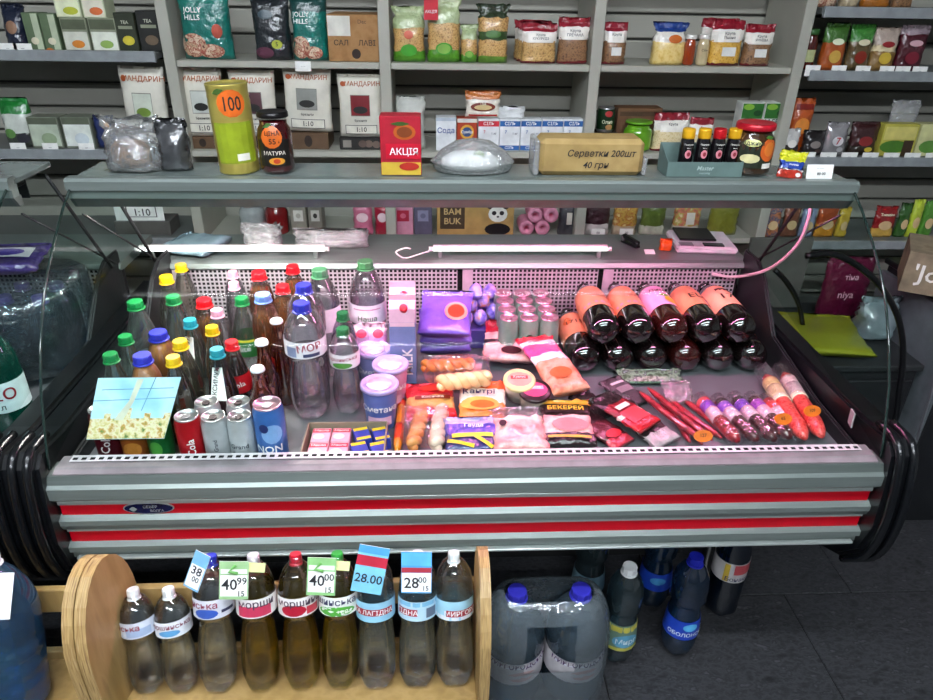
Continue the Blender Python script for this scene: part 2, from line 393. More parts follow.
strip_lamp('strip_lamp', -.70, -.33, 1.512, 1.18, C('#fff3ef', .5, emit=WHITE_POWER, var=0, name='lit_white'), 'short white strip lamp under the counter top at the bottle end')
for a, b, t in ((140, 325, 'glowing white tube over the rear ledge behind the bottles'), (433, 607, 'glowing white tube over the rear ledge above the panda box and cans')):
    p, q = ony(a, 251, 1.87), ony(b, 250, 1.87); strip_lamp('tube_lamp', p.x, q.x, 1.87, .927, C('#fff6fa', .5, emit=2.6, var=0, name='lit_tube'), t, .006, 'white tubes on the rear ledge')
    bz = .896
for px in (150, 315, 440, 600):
    p = ony(px, 251, 1.87); tag(bx('tube_bracket', p.x-.006, p.x+.006, 1.875, 1.885, .896, .922, ALU), 'small metal bracket holding the tube at %s' % {150: 'the far left of the ledge', 315: 'the red capped bottles', 440: 'the purple bags', 600: 'the dark bottles'}[px], 'bracket', 'brackets of the ledge tubes')
# badge on the upper red strip
bc = ony(149, 507.5, 1.097)
bd = tag(link('maker_badge', None, None, bc), 'dark blue oval badge with silver lettering on the red strip', 'badge'); bd.rotation_euler = (math.pi/2, 0, 0)
K = 28
def oval(a, b, t, m, nm):
    v = [(a*math.cos(2*math.pi*j/K), b*math.sin(2*math.pi*j/K), z) for z in (0, t) for j in range(K)]
    return link(nm, data(nm, v, ringfaces(2, K)+[tuple(range(K, 2*K))], m), bd)
oval(.050, .0145, .002, ALUW, 'rim'); oval(.0475, .0125, .003, C('#12163a', .25, name='badge_blue'), 'plate')
text(bd, lambda x, z, o=0: (x, z, .0034), 'СЕВЕР', .004, .004, .009, ALUW); text(bd, lambda x, z, o=0: (x, z, .0034), 'ВОЛГА', .016, -.006, .008, ALUW)
decal(bd, 'emblem', lambda x, z, o=0: (x, z, .0034), 'leaf', -.030, -.001, .016, .013, ALUW)
lft, _ = counter(-2.36, -.868, 'second refrigerated glass counter at the left edge of the picture')
# wire between the ledge tubes, cable at the right end
a = ony(400, 252, 1.87); b = ony(433, 250, 1.87)
tag(link('lamp_wire', tube(curve([b+Vector((-.001, 0, 0)), a+Vector((.05, 0, -.008)), a+Vector((.012, .01, -.022)), a+Vector((-.012, .01, -.004)), a+Vector((.015, 0, .012)), a+Vector((.03, 0, .01))], 6), .0022, WHT, 6)), 'thin white wire looping out of the tube end', 'wire')
c0 = ony(712, 273, 1.84); c1 = ony(815, 206, 1.52)
tag(link('power_cable', tube(curve([(c0.x, 1.838, .862), (c0.x+.05, 1.80, .868), (.90, 1.70, .93), (.905, 1.6, 1.03), (.885, 1.54, 1.12), (.862, 1.515, 1.195)], 6), .0045, C('#d9c3c8', .5, name='cable_sleeve'), 8)), 'pale cable hanging from the counter top to the rear panel', 'cable')

# ---------------------------------------------------------------- shelving
SY, SZ1, SZ2, SZ3 = 2.40, 1.365, 1.083, .775
LAM = C('#a9a89c', .5, var=.05, scale=6, name='laminate'); LAMD = C('#6d706e', .45, .2, var=.05, scale=6, name='shelf_metal')
UPX = [-.828, -.149, .535, 1.212]
def shelving(name, x0, x1, xs, levels, label, mat, rail):
    o = empty(name, ((x0+x1)/2, 2.55, 0), label, 'shelving'); ox = o.location.x
    for x in xs: bx('upright', x-.018-ox, x+.018-ox, SY-2.55, 2.685-2.55, 0, 1.95, mat, o, .002)
    edges = [x0]+[x for x in xs if x0+.05 < x < x1-.05]+[x1]
    for a, b in zip(edges, edges[1:]):
        for z in levels:
            s = bx('shelf', a+.019-ox, b-.019-ox, SY+.004-2.55, 2.68-2.55, z-.02, z, mat, o, .002)
            if rail:
                bx('price_rail', -(b-a)/2+.02, (b-a)/2-.02, -.152, -.139, -.008, .024, C('#8f9496', .35, .1, name='rail_plastic'), s, .001)
    return o
shelving('wall_shelving', UPX[0], UPX[3], UPX, [SZ1, SZ2, SZ3, .42, 1.70], 'grey laminate shelving with three bays behind the counter', LAM, False)
shelving('metal_shelving', -1.95, UPX[0]-.02, [-1.93], [SZ1+.022, SZ2, SZ3, .42], 'dark metal shelving bay with price rails left of the grey bays', LAMD, True)
shelving('metal_shelving', UPX[3]+.02, 2.35, [2.33], [SZ1-.01, SZ2-.01, SZ3-.01, .42, 1.545], 'dark metal shelving bay with price rails right of the grey bays', LAMD, True)

# ---------------------------------------------------------------- wooden racks in front
WOOD = MULTI('birch', ['#9c7d4c', '#a98a53', '#b59661', '#a28352'], 6, .5, 5, (5, 5, 1), name='wood')
WOODE = MULTI('ply', ['#7a5c38', '#b89a66', '#8f6f42', '#c4a878'], 40, .5, 2, (8, .3, .3), name='plywood_edge')
RKZ = .432; LEAN = math.radians(17)
def rack(x0, x1, label):
    o = empty('wooden_rack', ((x0+x1)/2, .82, 0), label, 'rack'); ox = o.location.x
    poly = [(-.048, 0), (-.048, .59)]+[(-.048+.095*(1-math.cos(a)), .59+.146*math.sin(a)) for a in [math.pi*k/14 for k in range(1, 14)]]+[(.142, .59), (.142, 0)]
    for x in (x0, x1-.018):
        me = prism(poly, x-ox, x-ox+.018, [WOOD, WOODE], 'end_board')
        for p in me.polygons: p.material_index = 0 if abs(p.normal.x) > .5 else 1
        link('end_board', me, o)
    sb = bx('shelf_board', x0+.018-ox, x1-.018-ox, -.09, .09, -.018, 0, WOOD, o); sb.location = (0, .04, RKZ-.018*.956+.002); sb.rotation_euler = (-LEAN, 0, 0)
    bx('rail', x0+.018-ox, x1-.018-ox, .128, .142, .538, .596, WOOD, o)
    bx('rail', x0+.018-ox, x1-.018-ox, .128, .142, .39, .43, WOOD, o)
    bx('shelf_board', x0+.018-ox, x1-.018-ox, -.045, .13, .08, .098, WOOD, o)
rack(-.578, .092, 'wooden rack with rounded end boards holding the row of water bottles')
rack(-1.30, -.580, 'wooden rack at the left edge holding a big blue bottle')
# ---------------------------------------------------------------- product builders (each faces -y, origin at its base centre)
def P_(prof, r, h): return [(a*r, b*h) for a, b in prof]
SODA = [(.0, .012), (.45, .0), (.78, .004), (.98, .04), (1, .08), (1, .24), (.94, .30), (.96, .36), (1, .42), (.98, .50), (.86, .62), (.62, .76), (.42, .86), (.36, .90), (.36, .955)]
WATER = [(.0, .015), (.5, .0), (.72, .006), (.86, .05), (.97, .12), (1, .2), (.98, .30), (.90, .42), (.80, .51), (.79, .535), (.90, .56), (1, .585), (1, .72), (.99, .74), (.9, .81), (.68, .875), (.42, .915), (.34, .93), (.34, .96)]
STRAIGHT = [(.0, .012), (.5, .0), (.85, .004), (1, .035), (1, .10), (.96, .13), (1, .16), (1, .56), (.97, .59), (1, .62), (.95, .70), (.8, .79), (.55, .87), (.4, .905), (.36, .92), (.36, .955)]
JUICE = [(.0, .01), (.5, .0), (.85, .004), (1, .04), (1, .12), (.92, .2), (.92, .42), (1, .5), (1, .62), (.93, .72), (.72, .82), (.5, .88), (.46, .92), (.46, .955)]
BEER = [(.0, .01), (.5, .0), (.92, .004), (1, .03), (1, .5), (.96, .58), (.72, .68), (.5, .76), (.42, .84), (.4, .92), (.46, .93), (.46, .965), (.4, .97)]
BIG = [(.0, .01), (.6, .0), (.9, .005), (1, .04), (1, .09), (.955, .115), (1, .14), (1, .2), (.955, .225), (1, .25), (1, .31), (.955, .335), (1, .36), (1, .43), (.955, .455), (1, .48), (1, .60), (.96, .66), (.82, .75), (.58, .84), (.34, .90), (.27, .92), (.27, .95)]
_bot = {}
def radius_at(prof, r, h):
    pr = P_(prof, r, h)
    def f(z):
        for (a, b), (c, d) in zip(pr, pr[1:]):
            if b <= z <= d and d > b: return a+(c-a)*(z-b)/(d-b)
        return r
    return f
def bottle(name, label, loc, shape, r, h, cap='#ffffff', liquid=None, fill=.8, band=None, pet=None, group=None, cat='bottle', rot=(0, 0, 0), petal=True, ring=None, capr=None, K=20, opaque=None, capstyle='screw'):
    """band: dict(z0,z1,col,texts=[(s,dx,dz,size,col)],art=[(shape,dx,dz,w,h,col)])"""
    body = lathe(P_(shape, r, h), K, opaque or pet or PET, name=name, petal=(4, h*.012, .06) if petal else None)
    o = tag(link(name, body, None, loc, rot), label, cat, group)
    if liquid and not opaque:
        pr = [(max(0, a-.0014), max(.003, b)) for a, b in P_(shape, r, h) if b <= h*fill]; ra = radius_at(shape, r, h)
        pr.append((ra(h*fill)-.0014, h*fill)); pr.append((0, h*fill+.0005))
        link('liquid', lathe(pr, K, LIQ(liquid) if isinstance(liquid, str) else liquid, petal=(4, h*.012, .06) if petal else None, caps=(True, False)), o)
    cr = capr or max(r*shape[-1][0]+.0035, .0125); cm = C(cap, .35, name='cap')
    zt = h*shape[-1][1]
    if capstyle == 'crown':
        cd = lathe([(cr*.82, 0), (cr, .001), (cr*.98, .004), (cr*.86, .008), (cr*.6, .0095), (0, .0098)], 16, cm)
    else:
        ch = max(.014, h*.055); pr = [(cr, 0), (cr, ch*.82), (cr*.9, ch), (0, ch)]
        cd = lathe(pr, 20, cm, smooth=False)
        for i, v in enumerate(cd.vertices):
            if i < 40 and i % 2: v.co.x *= .94; v.co.y *= .94
    link('cap', cd, o, (0, 0, zt-.010 if capstyle == 'screw' else zt-.005))
    if capstyle == 'screw': link('neck_ring', lathe([(cr*.98, 0), (cr*1.12, .001), (cr*1.12, .003), (cr*.98, .004)], 16, cm if not opaque else opaque), o, (0, 0, zt-.016))
    ra = radius_at(shape, r, h)
    if band:
        z0, z1 = band['z0']*h, band['z1']*h; nz = 4; K2 = 24
        pr = [(ra(z0+(z1-z0)*i/nz)+.0012, z0+(z1-z0)*i/nz) for i in range(nz+1)]
        bm_ = band['col']; bm_ = C(bm_, .4, name='label_paper') if isinstance(bm_, str) else bm_
        lb = link('label', lathe(pr, K2, bm_, caps=(False, False)), o)
        sf = cyl(r, lambda z: ra(z)+.0012)
        for q_, a in enumerate(band.get('art', [])): decal(lb, 'print', sf, a[0], a[1]*r, (z0+z1)/2+a[2]*(z1-z0), a[3]*r, a[4]*(z1-z0), C(a[5], .4, name='print'), 0, .0006+.0003*q_)
        for tx in band.get('texts', []): text(lb, sf, tx[0], tx[1]*r, (z0+z1)/2+tx[2]*(z1-z0), tx[3]*r, C(tx[4], .5, name='ink'), rot=(tx[5] if len(tx) > 5 else 0), off=.0012+.0003*len(band.get('art', [])))
    return o
def rband(col, *texts, z0=.58, z1=.74, art=()): return dict(z0=z0, z1=z1, col=col, texts=list(texts), art=list(art))
def can(name, label, loc, r, h, body, texts=(), art=(), group=None, cat='can', tab='#7d7f84', rz=0, lidcol='#c9cccc', foil=None):
    lid = C(lidcol, .28, .9, name='can_lid'); bm_ = C(body, .3, .35, name='can_paint') if isinstance(body, str) else body
    pr = [(r*.72, .002), (r*.8, 0), (r*.86, .003), (r, .012), (r, h-.016), (r*.88, h-.004), (r*.9, h), (r*.84, h), (r*.82, h-.004), (0, h-.004)]
    fm = [1, 1, 1, 0, 0, 1, 1, 1, 1]
    o = tag(link(name, lathe(pr, 22, [bm_, lid], fm, name), None, loc, (0, 0, rz)), label, cat, group)
    tb = [(-.30, -.1), (-.16, -.32), (.16, -.32), (.30, -.1), (.26, .2), (.1, .36), (-.1, .36), (-.26, .2)]
    link('tab', data('tab', [(x*r, y*r, .0018) for x, y in tb]+[(x*r, y*r, 0) for x, y in tb], [tuple(range(8))]+[(i, i+8, (i+1) % 8+8, (i+1) % 8) for i in range(8)], C(tab, .35, .8, name='tab')), o, (0, -.1*r, h-.0036), (0, 0, rnd.uniform(-1, 1)))
    sf = cyl(r)
    for q_, a in enumerate(art): decal(o, 'print', sf, a[0], a[1]*r, a[2]*h, a[3]*r, a[4]*h, C(a[5], .35, name='print'), a[6] if len(a) > 6 else 0, .0006+.0003*q_)
    for tx in texts: text(o, sf, tx[0], tx[1]*r, tx[2]*h, tx[3]*r, C(tx[4], .4, name='ink'), rot=tx[5] if len(tx) > 5 else 0)
    return o
class Surf: pass
def pouch(name, label, loc, w, h, d, zones, group=None, cat='packet', rot=(0, 0, 0), art=(), texts=(), seal=.07, tuft=False, crumple=.0055, gloss=True, K=22, n=12, lean=0, sag=.5, seed=None, parent=None):
    """soft bag: zones = [(top fraction, material)] from bottom to top; art/texts are printed on the front"""
    rg = random.Random(sum(map(ord, label))*7+int(w*1e4))
    def f(v):
        if v < .10: t = .72+.28*math.sin(v/.10*math.pi/2)
        elif v < 1-seal: t = math.cos(((v-.10)/(1-seal-.10))**1.6*math.pi/2)**sag if v > .10 else 1
        else: t = 0
        return max(t, .03)
    def sx(v):
        s = 1-.06*math.sin(min(1, v/(1-seal))*math.pi)
        if tuft and v > 1-seal*1.6: s *= .80+.3*(v-(1-seal*1.6))/(seal*1.6)
        return s
    rows = sorted(set([i/n for i in range(n+1)]+[z[0] for z in zones if z[0] < 1]+[1-seal]))
    V = []
    for v in rows:
        for j in range(K):
            a = 2*math.pi*j/K; c, s = math.cos(a), math.sin(a)
            x = w/2*sx(v)*math.copysign(abs(c)**.7, c); y = d/2*f(v)*math.copysign(abs(s)**.9, s)
            k = crumple*(.3 if v < .02 else 1)
            if v > 1-seal*1.2: y += math.sin(j*2.1+w*300)*crumple*.6
            V.append((x+rg.uniform(-k, k)*.5, y+rg.uniform(-k, k)*.5, v*h+(rg.uniform(-k, k)*.5 if 0 < v else 0)))
    fc = ringfaces(len(rows), K); fm = []
    for i in range(len(rows)-1):
        mid = (rows[i]+rows[i+1])/2; k = next((q for q, z in enumerate(zones) if mid < z[0]+1e-6), len(zones)-1); fm += [k]*K
    fc += [tuple(reversed(range(K))), tuple((len(rows)-1)*K+j for j in range(K))]; fm += [0, len(zones)-1]
    mats = [z[1] if not isinstance(z[1], str) else C(z[1], .3, coat=1, bump=.55, scale=38, name='pouch_film') for z in zones]
    o = link(name, data(name, V, fc, mats, fm, True), parent, loc, rot)
    if parent is None: tag(o, label, cat, group)
    def sf(x, z, off=0):
        v = min(max(z/h, 0), 1); c = min(.999, abs(x)/(w/2*sx(v)))**(1/.7); s = math.sqrt(1-c*c)
        return (x, -d/2*f(v)*s**.9-off-crumple*.55, z)
    for q_, a in enumerate(art): decal(o, 'print', sf, a[0], a[1]*w, a[2]*h, a[3]*w, a[4]*h, a[5] if not isinstance(a[5], str) else C(a[5], .35, name='print'), a[6] if len(a) > 6 else 0, .0004+.0003*q_)
    for tx in texts: text(o, sf, tx[0], tx[1]*w, tx[2]*h, tx[3]*h, C(tx[4], .5, name='ink'), maxw=w*.9, rot=tx[5] if len(tx) > 5 else 0, off=.0009+.0003*len(art))
    return o
def box(name, label, loc, w, d, h, col, group=None, cat='box', rot=(0, 0, 0), art=(), texts=(), bev=.0015, cols=None, topart=(), toptexts=()):
    if cols: me = boxdata(w, d, h, [C(c, .45, name='carton') if isinstance(c, str) else c for c in cols[0]], bev, fm=cols[1], name=name)
    else: me = boxdata(w, d, h, C(col, .45, name='carton') if isinstance(col, str) else col, bev, name=name)
    o = tag(link(name, me, None, loc, rot), label, cat, group); sf = flat(-d/2)
    for q_, a in enumerate(art): decal(o, 'print', sf, a[0], a[1]*w, a[2]*h, a[3]*w, a[4]*h, a[5] if not isinstance(a[5], str) else C(a[5], .4, name='print'), a[6] if len(a) > 6 else 0, .0005+.0003*q_)
    for tx in texts: text(o, sf, tx[0], tx[1]*w, tx[2]*h, tx[3]*h, C(tx[4], .5, name='ink'), maxw=w*.94, rot=tx[5] if len(tx) > 5 else 0, off=.0008+.0003*len(art))
    for a in topart: decal(o, 'print', topf(h), a[0], a[1]*w, a[2]*d, a[3]*w, a[4]*d, C(a[5], .4, name='print'), 0, .0005)
    for tx in toptexts: text(o, topf(h), tx[0], tx[1]*w, tx[2]*d, tx[3]*d, C(tx[4], .5, name='ink'), maxw=w*.94, rot=tx[5] if len(tx) > 5 else 0, off=.001)
    return o
def jar(name, label, loc, r, h, content, lid, texts=(), art=(), group=None, rz=0, cat='jar', lidh=.14):
    gm = C(content, .12, coat=.8, name='jar_content') if isinstance(content, str) else content
    pr = [(r*.8, 0), (r*.95, .004), (r, .02*h+.006), (r, h*.62), (r*.94, h*.72), (r*.78, h*.80), (r*.78, h*.86)]
    o = tag(link(name, lathe(pr, 22, gm, name=name), None, loc, (0, 0, rz)), label, cat, group)
    lr = r*.9; lh = h*lidh
    link('lid', lathe([(lr, 0), (lr*1.02, lh*.15), (lr, lh*.8), (lr*.94, lh), (lr*.8, lh*.92), (0, lh*.9)], 22, C(lid, .3, .2, name='lid')), o, (0, 0, h-lh))
    sf = cyl(r, radius_at([(a/r, b/h) for a, b in pr], r, h))
    for q_, a in enumerate(art): decal(o, 'print', sf, a[0], a[1]*r, a[2]*h, a[3]*r, a[4]*h, C(a[5], .4, name='print'), a[6] if len(a) > 6 else 0, .0006+.0003*q_)
    for tx in texts: text(o, sf, tx[0], tx[1]*r, tx[2]*h, tx[3]*r, C(tx[4], .5, name='ink'), rot=tx[5] if len(tx) > 5 else 0, off=.0009+.0003*len(art))
    return o
def R(px0, px1, py0, py1, y, z=None):
    """a standing front at depth y given by its outline in the photograph -> x centre, width, base z, height"""
    a, b = ony(px0, (py0+py1)/2, y), ony(px1, (py0+py1)/2, y); t, u = ony((px0+px1)/2, py0, y+.045), ony((px0+px1)/2, py1, y)
    zb = u.z if z is None else z+.0006
    return (a.x+b.x)/2, b.x-a.x, zb, max(.02, t.z-zb)
def tagcard(label, c, w, h, lines, parent=None, col='#f4f3ee', name='price_tag', rot=(0, 0, 0), frame=None, group=None):
    o = link(name, boxdata(w, .0012, h, C(col, .5, name='card'), 0, name=name), parent, c, rot)
    if parent is None: tag(o, label, 'price tag', group)
    sf = flat(-.0006)
    if frame:
        for q_, a in enumerate(frame): decal(o, 'print', sf, 'rect', a[0]*w, a[1]*h, a[2]*w, a[3]*h, C(a[4], .5, name='print'), 0, .0004+.0003*q_)
    for s, x, z, sz, c_ in lines: text(o, sf, s, x*w, z*h, sz*h, C(c_, .6, name='ink'), maxw=w*.9, off=.0014)
    return o
# ---------------------------------------------------------------- goods on the wall shelving
GRAIN = MULTI('grain', ['#7a5a34', '#b98e54', '#d3ad6e', '#8e6a3c'], 140, .4, coat=.4, name='grain')
BUCK = MULTI('buckwheat', ['#4a3222', '#7d5a3f', '#9b7450', '#5a3d2a'], 160, .4, coat=.4, name='grain')
RICE = MULTI('rice', ['#c2a877', '#dcc796', '#e8d8ae', '#b99b66'], 160, .4, coat=.4, name='grain')
NUTS = MULTI('nuts', ['#5a2016', '#c9a98a', '#8d2c20', '#e3cbb0', '#6b3a22'], 60, .35, coat=.5, name='nuts')
TEAL = '#0d6f63'; SF1 = 2.43
def sh(kind, label, px0, px1, py0, py1, z, d=.07, y=SF1, **k):
    x, w, zb, h = R(px0, px1, py0, py1, y, z)
    nm = k.pop('name'); loc = (x, y+d/2, zb+k.pop('dz', 0)); h -= k.pop('dh', 0)
    if kind == 'pouch': return pouch(nm, label, loc, w, h, d, **k)
    if kind == 'box': return box(nm, label, loc, w, d, h, k.pop('col', '#888888'), **k)
ZL = SZ1+.022; ZR = SZ1-.01
# upper shelf, left metal bay
sh('pouch', 'dark blue snack bag at the far left of the upper shelf', 0, 22, 4, 50, ZL, name='snack_bag', zones=[(1, '#1b2236')], art=[('disc', 0, .5, .5, .3, '#8c6a52')])
TEAB = 'tea boxes on the upper left shelf'
for i, (a, b, c) in enumerate([(25, 41, 12), (42, 58, 13)]):
    sh('box', ('pale green tea box beside the dark blue snack bag', 'pale green tea box, second from the dark blue snack bag')[i], a, b, c, 50, ZL, name='tea_box', col='#5d6f52', group=TEAB, art=[('rect', .25, .5, .4, .96, '#b6c0a4'), ('disc', 0, .25, .5, .2, '#d9d2b8')])
for i, (a, b) in enumerate([(62, 88), (90, 117)]):
    sh('box', ('light box with an orange flower standing left of its white twin', 'whitish tea box standing left of the two dark boxes')[i], a, b, 17, 50, ZL, name='tea_box', col='#8a8f78', d=.08, group=TEAB, art=[('rect', 0, .30, .92, .55, ('#cfd0c2', '#dfe2d3')[i]), ('rect', 0, .8, .92, .3, '#565c48'), ('disc', .05, .2, .5, .25, ('#c97a2a', '#8fae5a')[i])])
x, w, zb, h = R(60, 86, 2, 16, SF1, ZL); z2 = zb+R(62, 88, 17, 50, SF1, ZL)[3]
for i, (a, b) in enumerate([(60, 85), (87, 109)]):
    x, w, _, _ = R(a, b, 17, 50, SF1, ZL); box('tea_box', ('yellowish tea box lying on top of the box with the orange flower', 'whitish box with an orange picture lying on top of the tea boxes')[i], (x, SF1+.045, z2+.0005), w, .08, .075, '#c9cfae', TEAB, art=[('rect', 0, .35, .9, .6, ('#e4e8c4', '#dfd9c6')[i]), ('disc', .1, .25, .6, .3, ('#b4b93a', '#cf6a3a')[i])])
for i, (a, b) in enumerate([(116, 136), (138, 160)]):
    sh('box', ('dark green tea box with a yellow flower', 'black tea box next to the grey upright')[i], a, b, (12, 10)[i], 50, ZL, name='tea_box', col=('#2b3122', '#1d1e1b')[i], group=TEAB, art=[('disc', .05, .28, .6, .25, ('#c7b93a', '#6b5a48')[i]), ('rect', 0, .62, .7, .08, '#8a8f78')], texts=[('TEA', 0, .75, .12, '#c9c9b5')])
# upper shelf, bay with the teal pouches
for i, (a, b, t) in enumerate([(176, 228, 'large teal cereal pouch with a blue and white top'), (289, 326, 'teal cereal pouch partly behind the cardboard carton')]):
    sh('pouch', t, a, b, -14 if i == 0 else -8, 50 if i == 0 else 52, SZ1, name='cereal_pouch', zones=[(.72, TEAL), (1, (TEAL, '#0f3f3c')[i])], seal=.05, group='teal cereal pouches',
       art=[('disc', -.24, .2, .52, .34, NUTS), ('disc', .1, .12, .5, .2, NUTS)]+([('disc', .06, .92, .8, .14, '#2b4fa8'), ('disc', .25, .4, .2, .2, '#a8432c')] if i == 0 else []),
       texts=[('JOLLY', -.18, .68, .1, '#f4f4f0'), ('HILLS', -.2, .58, .1, '#f4f4f0')]+([('ХРУМ', .06, .91, .12, '#ffffff')] if i == 0 else []))
sh('pouch', 'black cereal pouch between the two teal pouches', 250, 288, -6, 50, SZ1, name='cereal_pouch', zones=[(1, '#1a1f24')], seal=.05, art=[('disc', .15, .25, .28, .14, '#a9b13a'), ('disc', -.1, .7, .4, .14, '#3f4f56'), ('disc', -.2, .12, .5, .18, '#5a3040')], texts=[('5', .15, .25, .09, '#1a1f24')])
x, w, zb, h = R(327, 381, 14, 58, SF1-.02, SZ1)
cb = box('cardboard_carton', 'brown cardboard carton with a white sheet and handwritten words', (x, SF1+.10, zb), w, .22, h, MULTI('kraft', ['#8a6238', '#9a7144', '#a67d4f', '#94693d'], 20, .8, 6, name='cardboard'), cat='carton', art=[('rect', -.28, .76, .42, .42, '#d9d7cc'), ('disc', .02, .17, .17, .22, '#2a1c12')], texts=[('САЛ     ЛАВІ', .0, .40, .16, '#3a2a1a'), ('Dec', .15, .85, .12, '#5a4028')])
tagcard('small white price tag on the shelf edge under the second teal pouch', (ony(302, 57, SY-.004).x, SY+.001, SZ1-.028), .05, .03, [('- - -', 0, .5, .3, '#888888')], group='shelf edge tags')
# upper shelf, middle bay
GP1 = 'green topped grain bags on the upper shelf'
for i, (a, b, c, t) in enumerate([(392, 425, 6, 'pale green grain bag standing next to the carton'), (427, 461, -2, 'pale green grain bag with a red tag on its top'), (461, 478, 24, 'slim green grain bag between the red tagged bag and the dark bag')]):
    sh('pouch', t, a, b, c, 60, SZ1, name='grain_bag', group=GP1, d=.06, zones=[(.2, '#4f8f1e'), (.62, GRAIN), (1, '#a9b88a')], tuft=True, seal=.12, art=[('disc', 0, .22, .5, .22, '#3f9a2a'), ('disc', .0, .5, .28, .16, '#c4502a')] if i == 0 else [('disc', 0, .22, .5, .2, '#3f9a2a'), ('disc', 0, .22, .4, .16, '#7fae4a')])
x, w, zb, h = R(424, 438, -4, 20, SF1-.012)
tagcard('red paper tag clipped to a pale green grain bag', (x, SF1-.012, zb), w, h, [('АКЦІЯ', 0, .35, .18, '#ffffff')], col='#c4142a')
sh('pouch', 'dark green bag with a golden window right of the grain bags', 478, 509, 4, 61, SZ1, name='grain_bag', group=GP1, d=.06, zones=[(.12, '#5f8a2a'), (.4, GRAIN), (.55, '#2f4a1e'), (.78, GRAIN), (1, '#20301a')], tuft=True, seal=.12, art=[('disc', 0, .5, .5, .14, '#3a6a1e')])
RG = 'red topped rice and grain packs on the upper shelf'
def redtop(label, a, b, c, e, z, stuff, texts, dy=0, d=.05, seal=.12, tag_=False, top='#8e1226'):
    ar = [('rect', 0, .66, .96, .26, '#e9e4da')]
    if tag_: ar.append(('rect', .05, .32, .42, .2, '#e8e8e2'))
    return sh('pouch', label, a, b, c, e, z, y=SF1+dy, d=d, name='grain_pack', group=RG, zones=[(.06, '#7a1020'), (.56, stuff), (.8, C('#e9e4da', .3, coat=.4, name='pouch_film')), (1, top)], seal=seal, art=ar, texts=[(s, .02, .72-.09*i, .085, '#2a2222') for i, s in enumerate(texts)])
redtop('rearmost of three millet packs beside the dark green bag', 515, 548, 20, 62, SZ1, GRAIN, [], dy=.11)
redtop('middle one of three millet packs beside the dark green bag', 518, 552, 21, 62, SZ1, GRAIN, [], dy=.055)
redtop('front millet pack with golden grain and red top', 522, 558, 23, 62, SZ1, GRAIN, ['Крупа', 'КУКУРУДЗ'])
redtop('brown buckwheat pack next to the front millet pack', 559, 590, 17, 62, SZ1, BUCK, ['Крупа', 'ГРЕЧАНА'])
# upper shelf, right grey bay
redtop('buckwheat pack with a tag standing right of the middle upright', 604, 628, 22, 65, SZ1, BUCK, ['Крупа'], tag_=True)
sh('pouch', 'flour coloured pasta bag with a blue top', 655, 689, 22, 66, SZ1, name='pasta_bag', zones=[(.55, MULTI('pasta', ['#d9b75a', '#ead08a', '#e2c374', '#cfa94a'], 60, .35, coat=.5)), (.78, '#e9e4da'), (1, '#1d3f86')], tuft=True, seal=.16, art=[('disc', .1, .62, .4, .2, '#c9641e')])
for i, (a, b, col, t) in enumerate([(686, 697, '#9a3a16', 'small bottle of red spice between two bags'), (699, 711, '#c9b890', 'small pale spice bottle beside the red one')]):
    x, w, zb, h = R(a, b, 34, 66, SF1, SZ1); jar('spice_jar', t, (x, SF1+w/2, zb), w/2, h, col, '#e6e2da', group='spice bottles on the upper shelf', texts=[('Сіль', 0, .5, .5, '#2a2222')] if i else ())
redtop('tall pack of golden split peas with white label', 712, 745, 20, 66, SZ1, MULTI('peas', ['#b9852a', '#d3a23f', '#e0b556', '#a8741e'], 130, .4, coat=.4), ['Крупа', 'Пшоно'], tag_=True)
redtop('brown grain pack with white label next to the right upright', 746, 775, 24, 67, SZ1, BUCK, ['Крупа', 'ЯЧНЕВА'], tag_=True)
redtop('red topped pack half hidden behind the split peas', 702, 738, 18, 66, SZ1, GRAIN, [], dy=.07)
# upper shelf, right metal bay
jar('sauce_jar', 'small dark sauce jar with green lid by the right upright', (R(808, 821, 25, 63, SF1)[0], SF1+.03, ZR+.0006), .024, .125, '#4a1512', '#2f5a2a', art=[('rect', 0, .35, 1.4, .3, '#b9c08a')])
SB = 'glossy spice pouches on the right upper shelf'
for i, (a, b, c, zs, t) in enumerate([
    (826, 850, 23, [(.6, '#a8501c'), (1, '#3f6a2a')], 'orange soup pouch with a green top beside the sauce jar'), (852, 876, 24, [(.62, '#5a4a2a'), (1, '#3a7a30')], 'brown snack pouch with a green top'),
    (876, 901, 27, [(.45, '#8a6a3a'), (.6, '#d9c8a0'), (1, '#b9a79a')], 'pale packet with yellow slices on the right upper shelf'), (902, 930, 25, [(.8, '#4a1420'), (1, '#9a8a90')], 'dark red packet at the right end of the upper shelf')]):
    sh('pouch', t, a, b, c, 63, ZR, name='spice_pouch', group=SB, d=.045, zones=zs, art=[('disc', 0, .3, .5, .28, ('#c9a24a', '#8a2a1a', '#d3b23f', '#7a2030')[i]), ('disc', .02, .62, .5, .14, ('#d9e0c0', '#d9d0b0', '#8a1f24', '#c9a0a8')[i])])
z15 = 1.545-.01
for i, (a, b, c, col, t) in enumerate([(816, 842, -24, NUTS, 'bag of nuts at the top right beside the upright'), (846, 864, -22, '#b9a88a', 'pale packet at the top right between two bags'), (868, 896, -26, '#a8651e', 'orange crisps bag at the top right edge'), (899, 919, -24, BUCK, 'dark seed bag at the far top right')]):
    x, w, zb, h = R(a, b, c, 12, SF1, 1.545); pouch('snack_bag', t, (x, SF1+.03, 1.5455), w, .13, .05, [(1, col)], 'snack bags at the top right', art=[('rect', 0, .3, .5, .2, '#d9d0c0')])
TG = 'price tags on the right shelf rails'
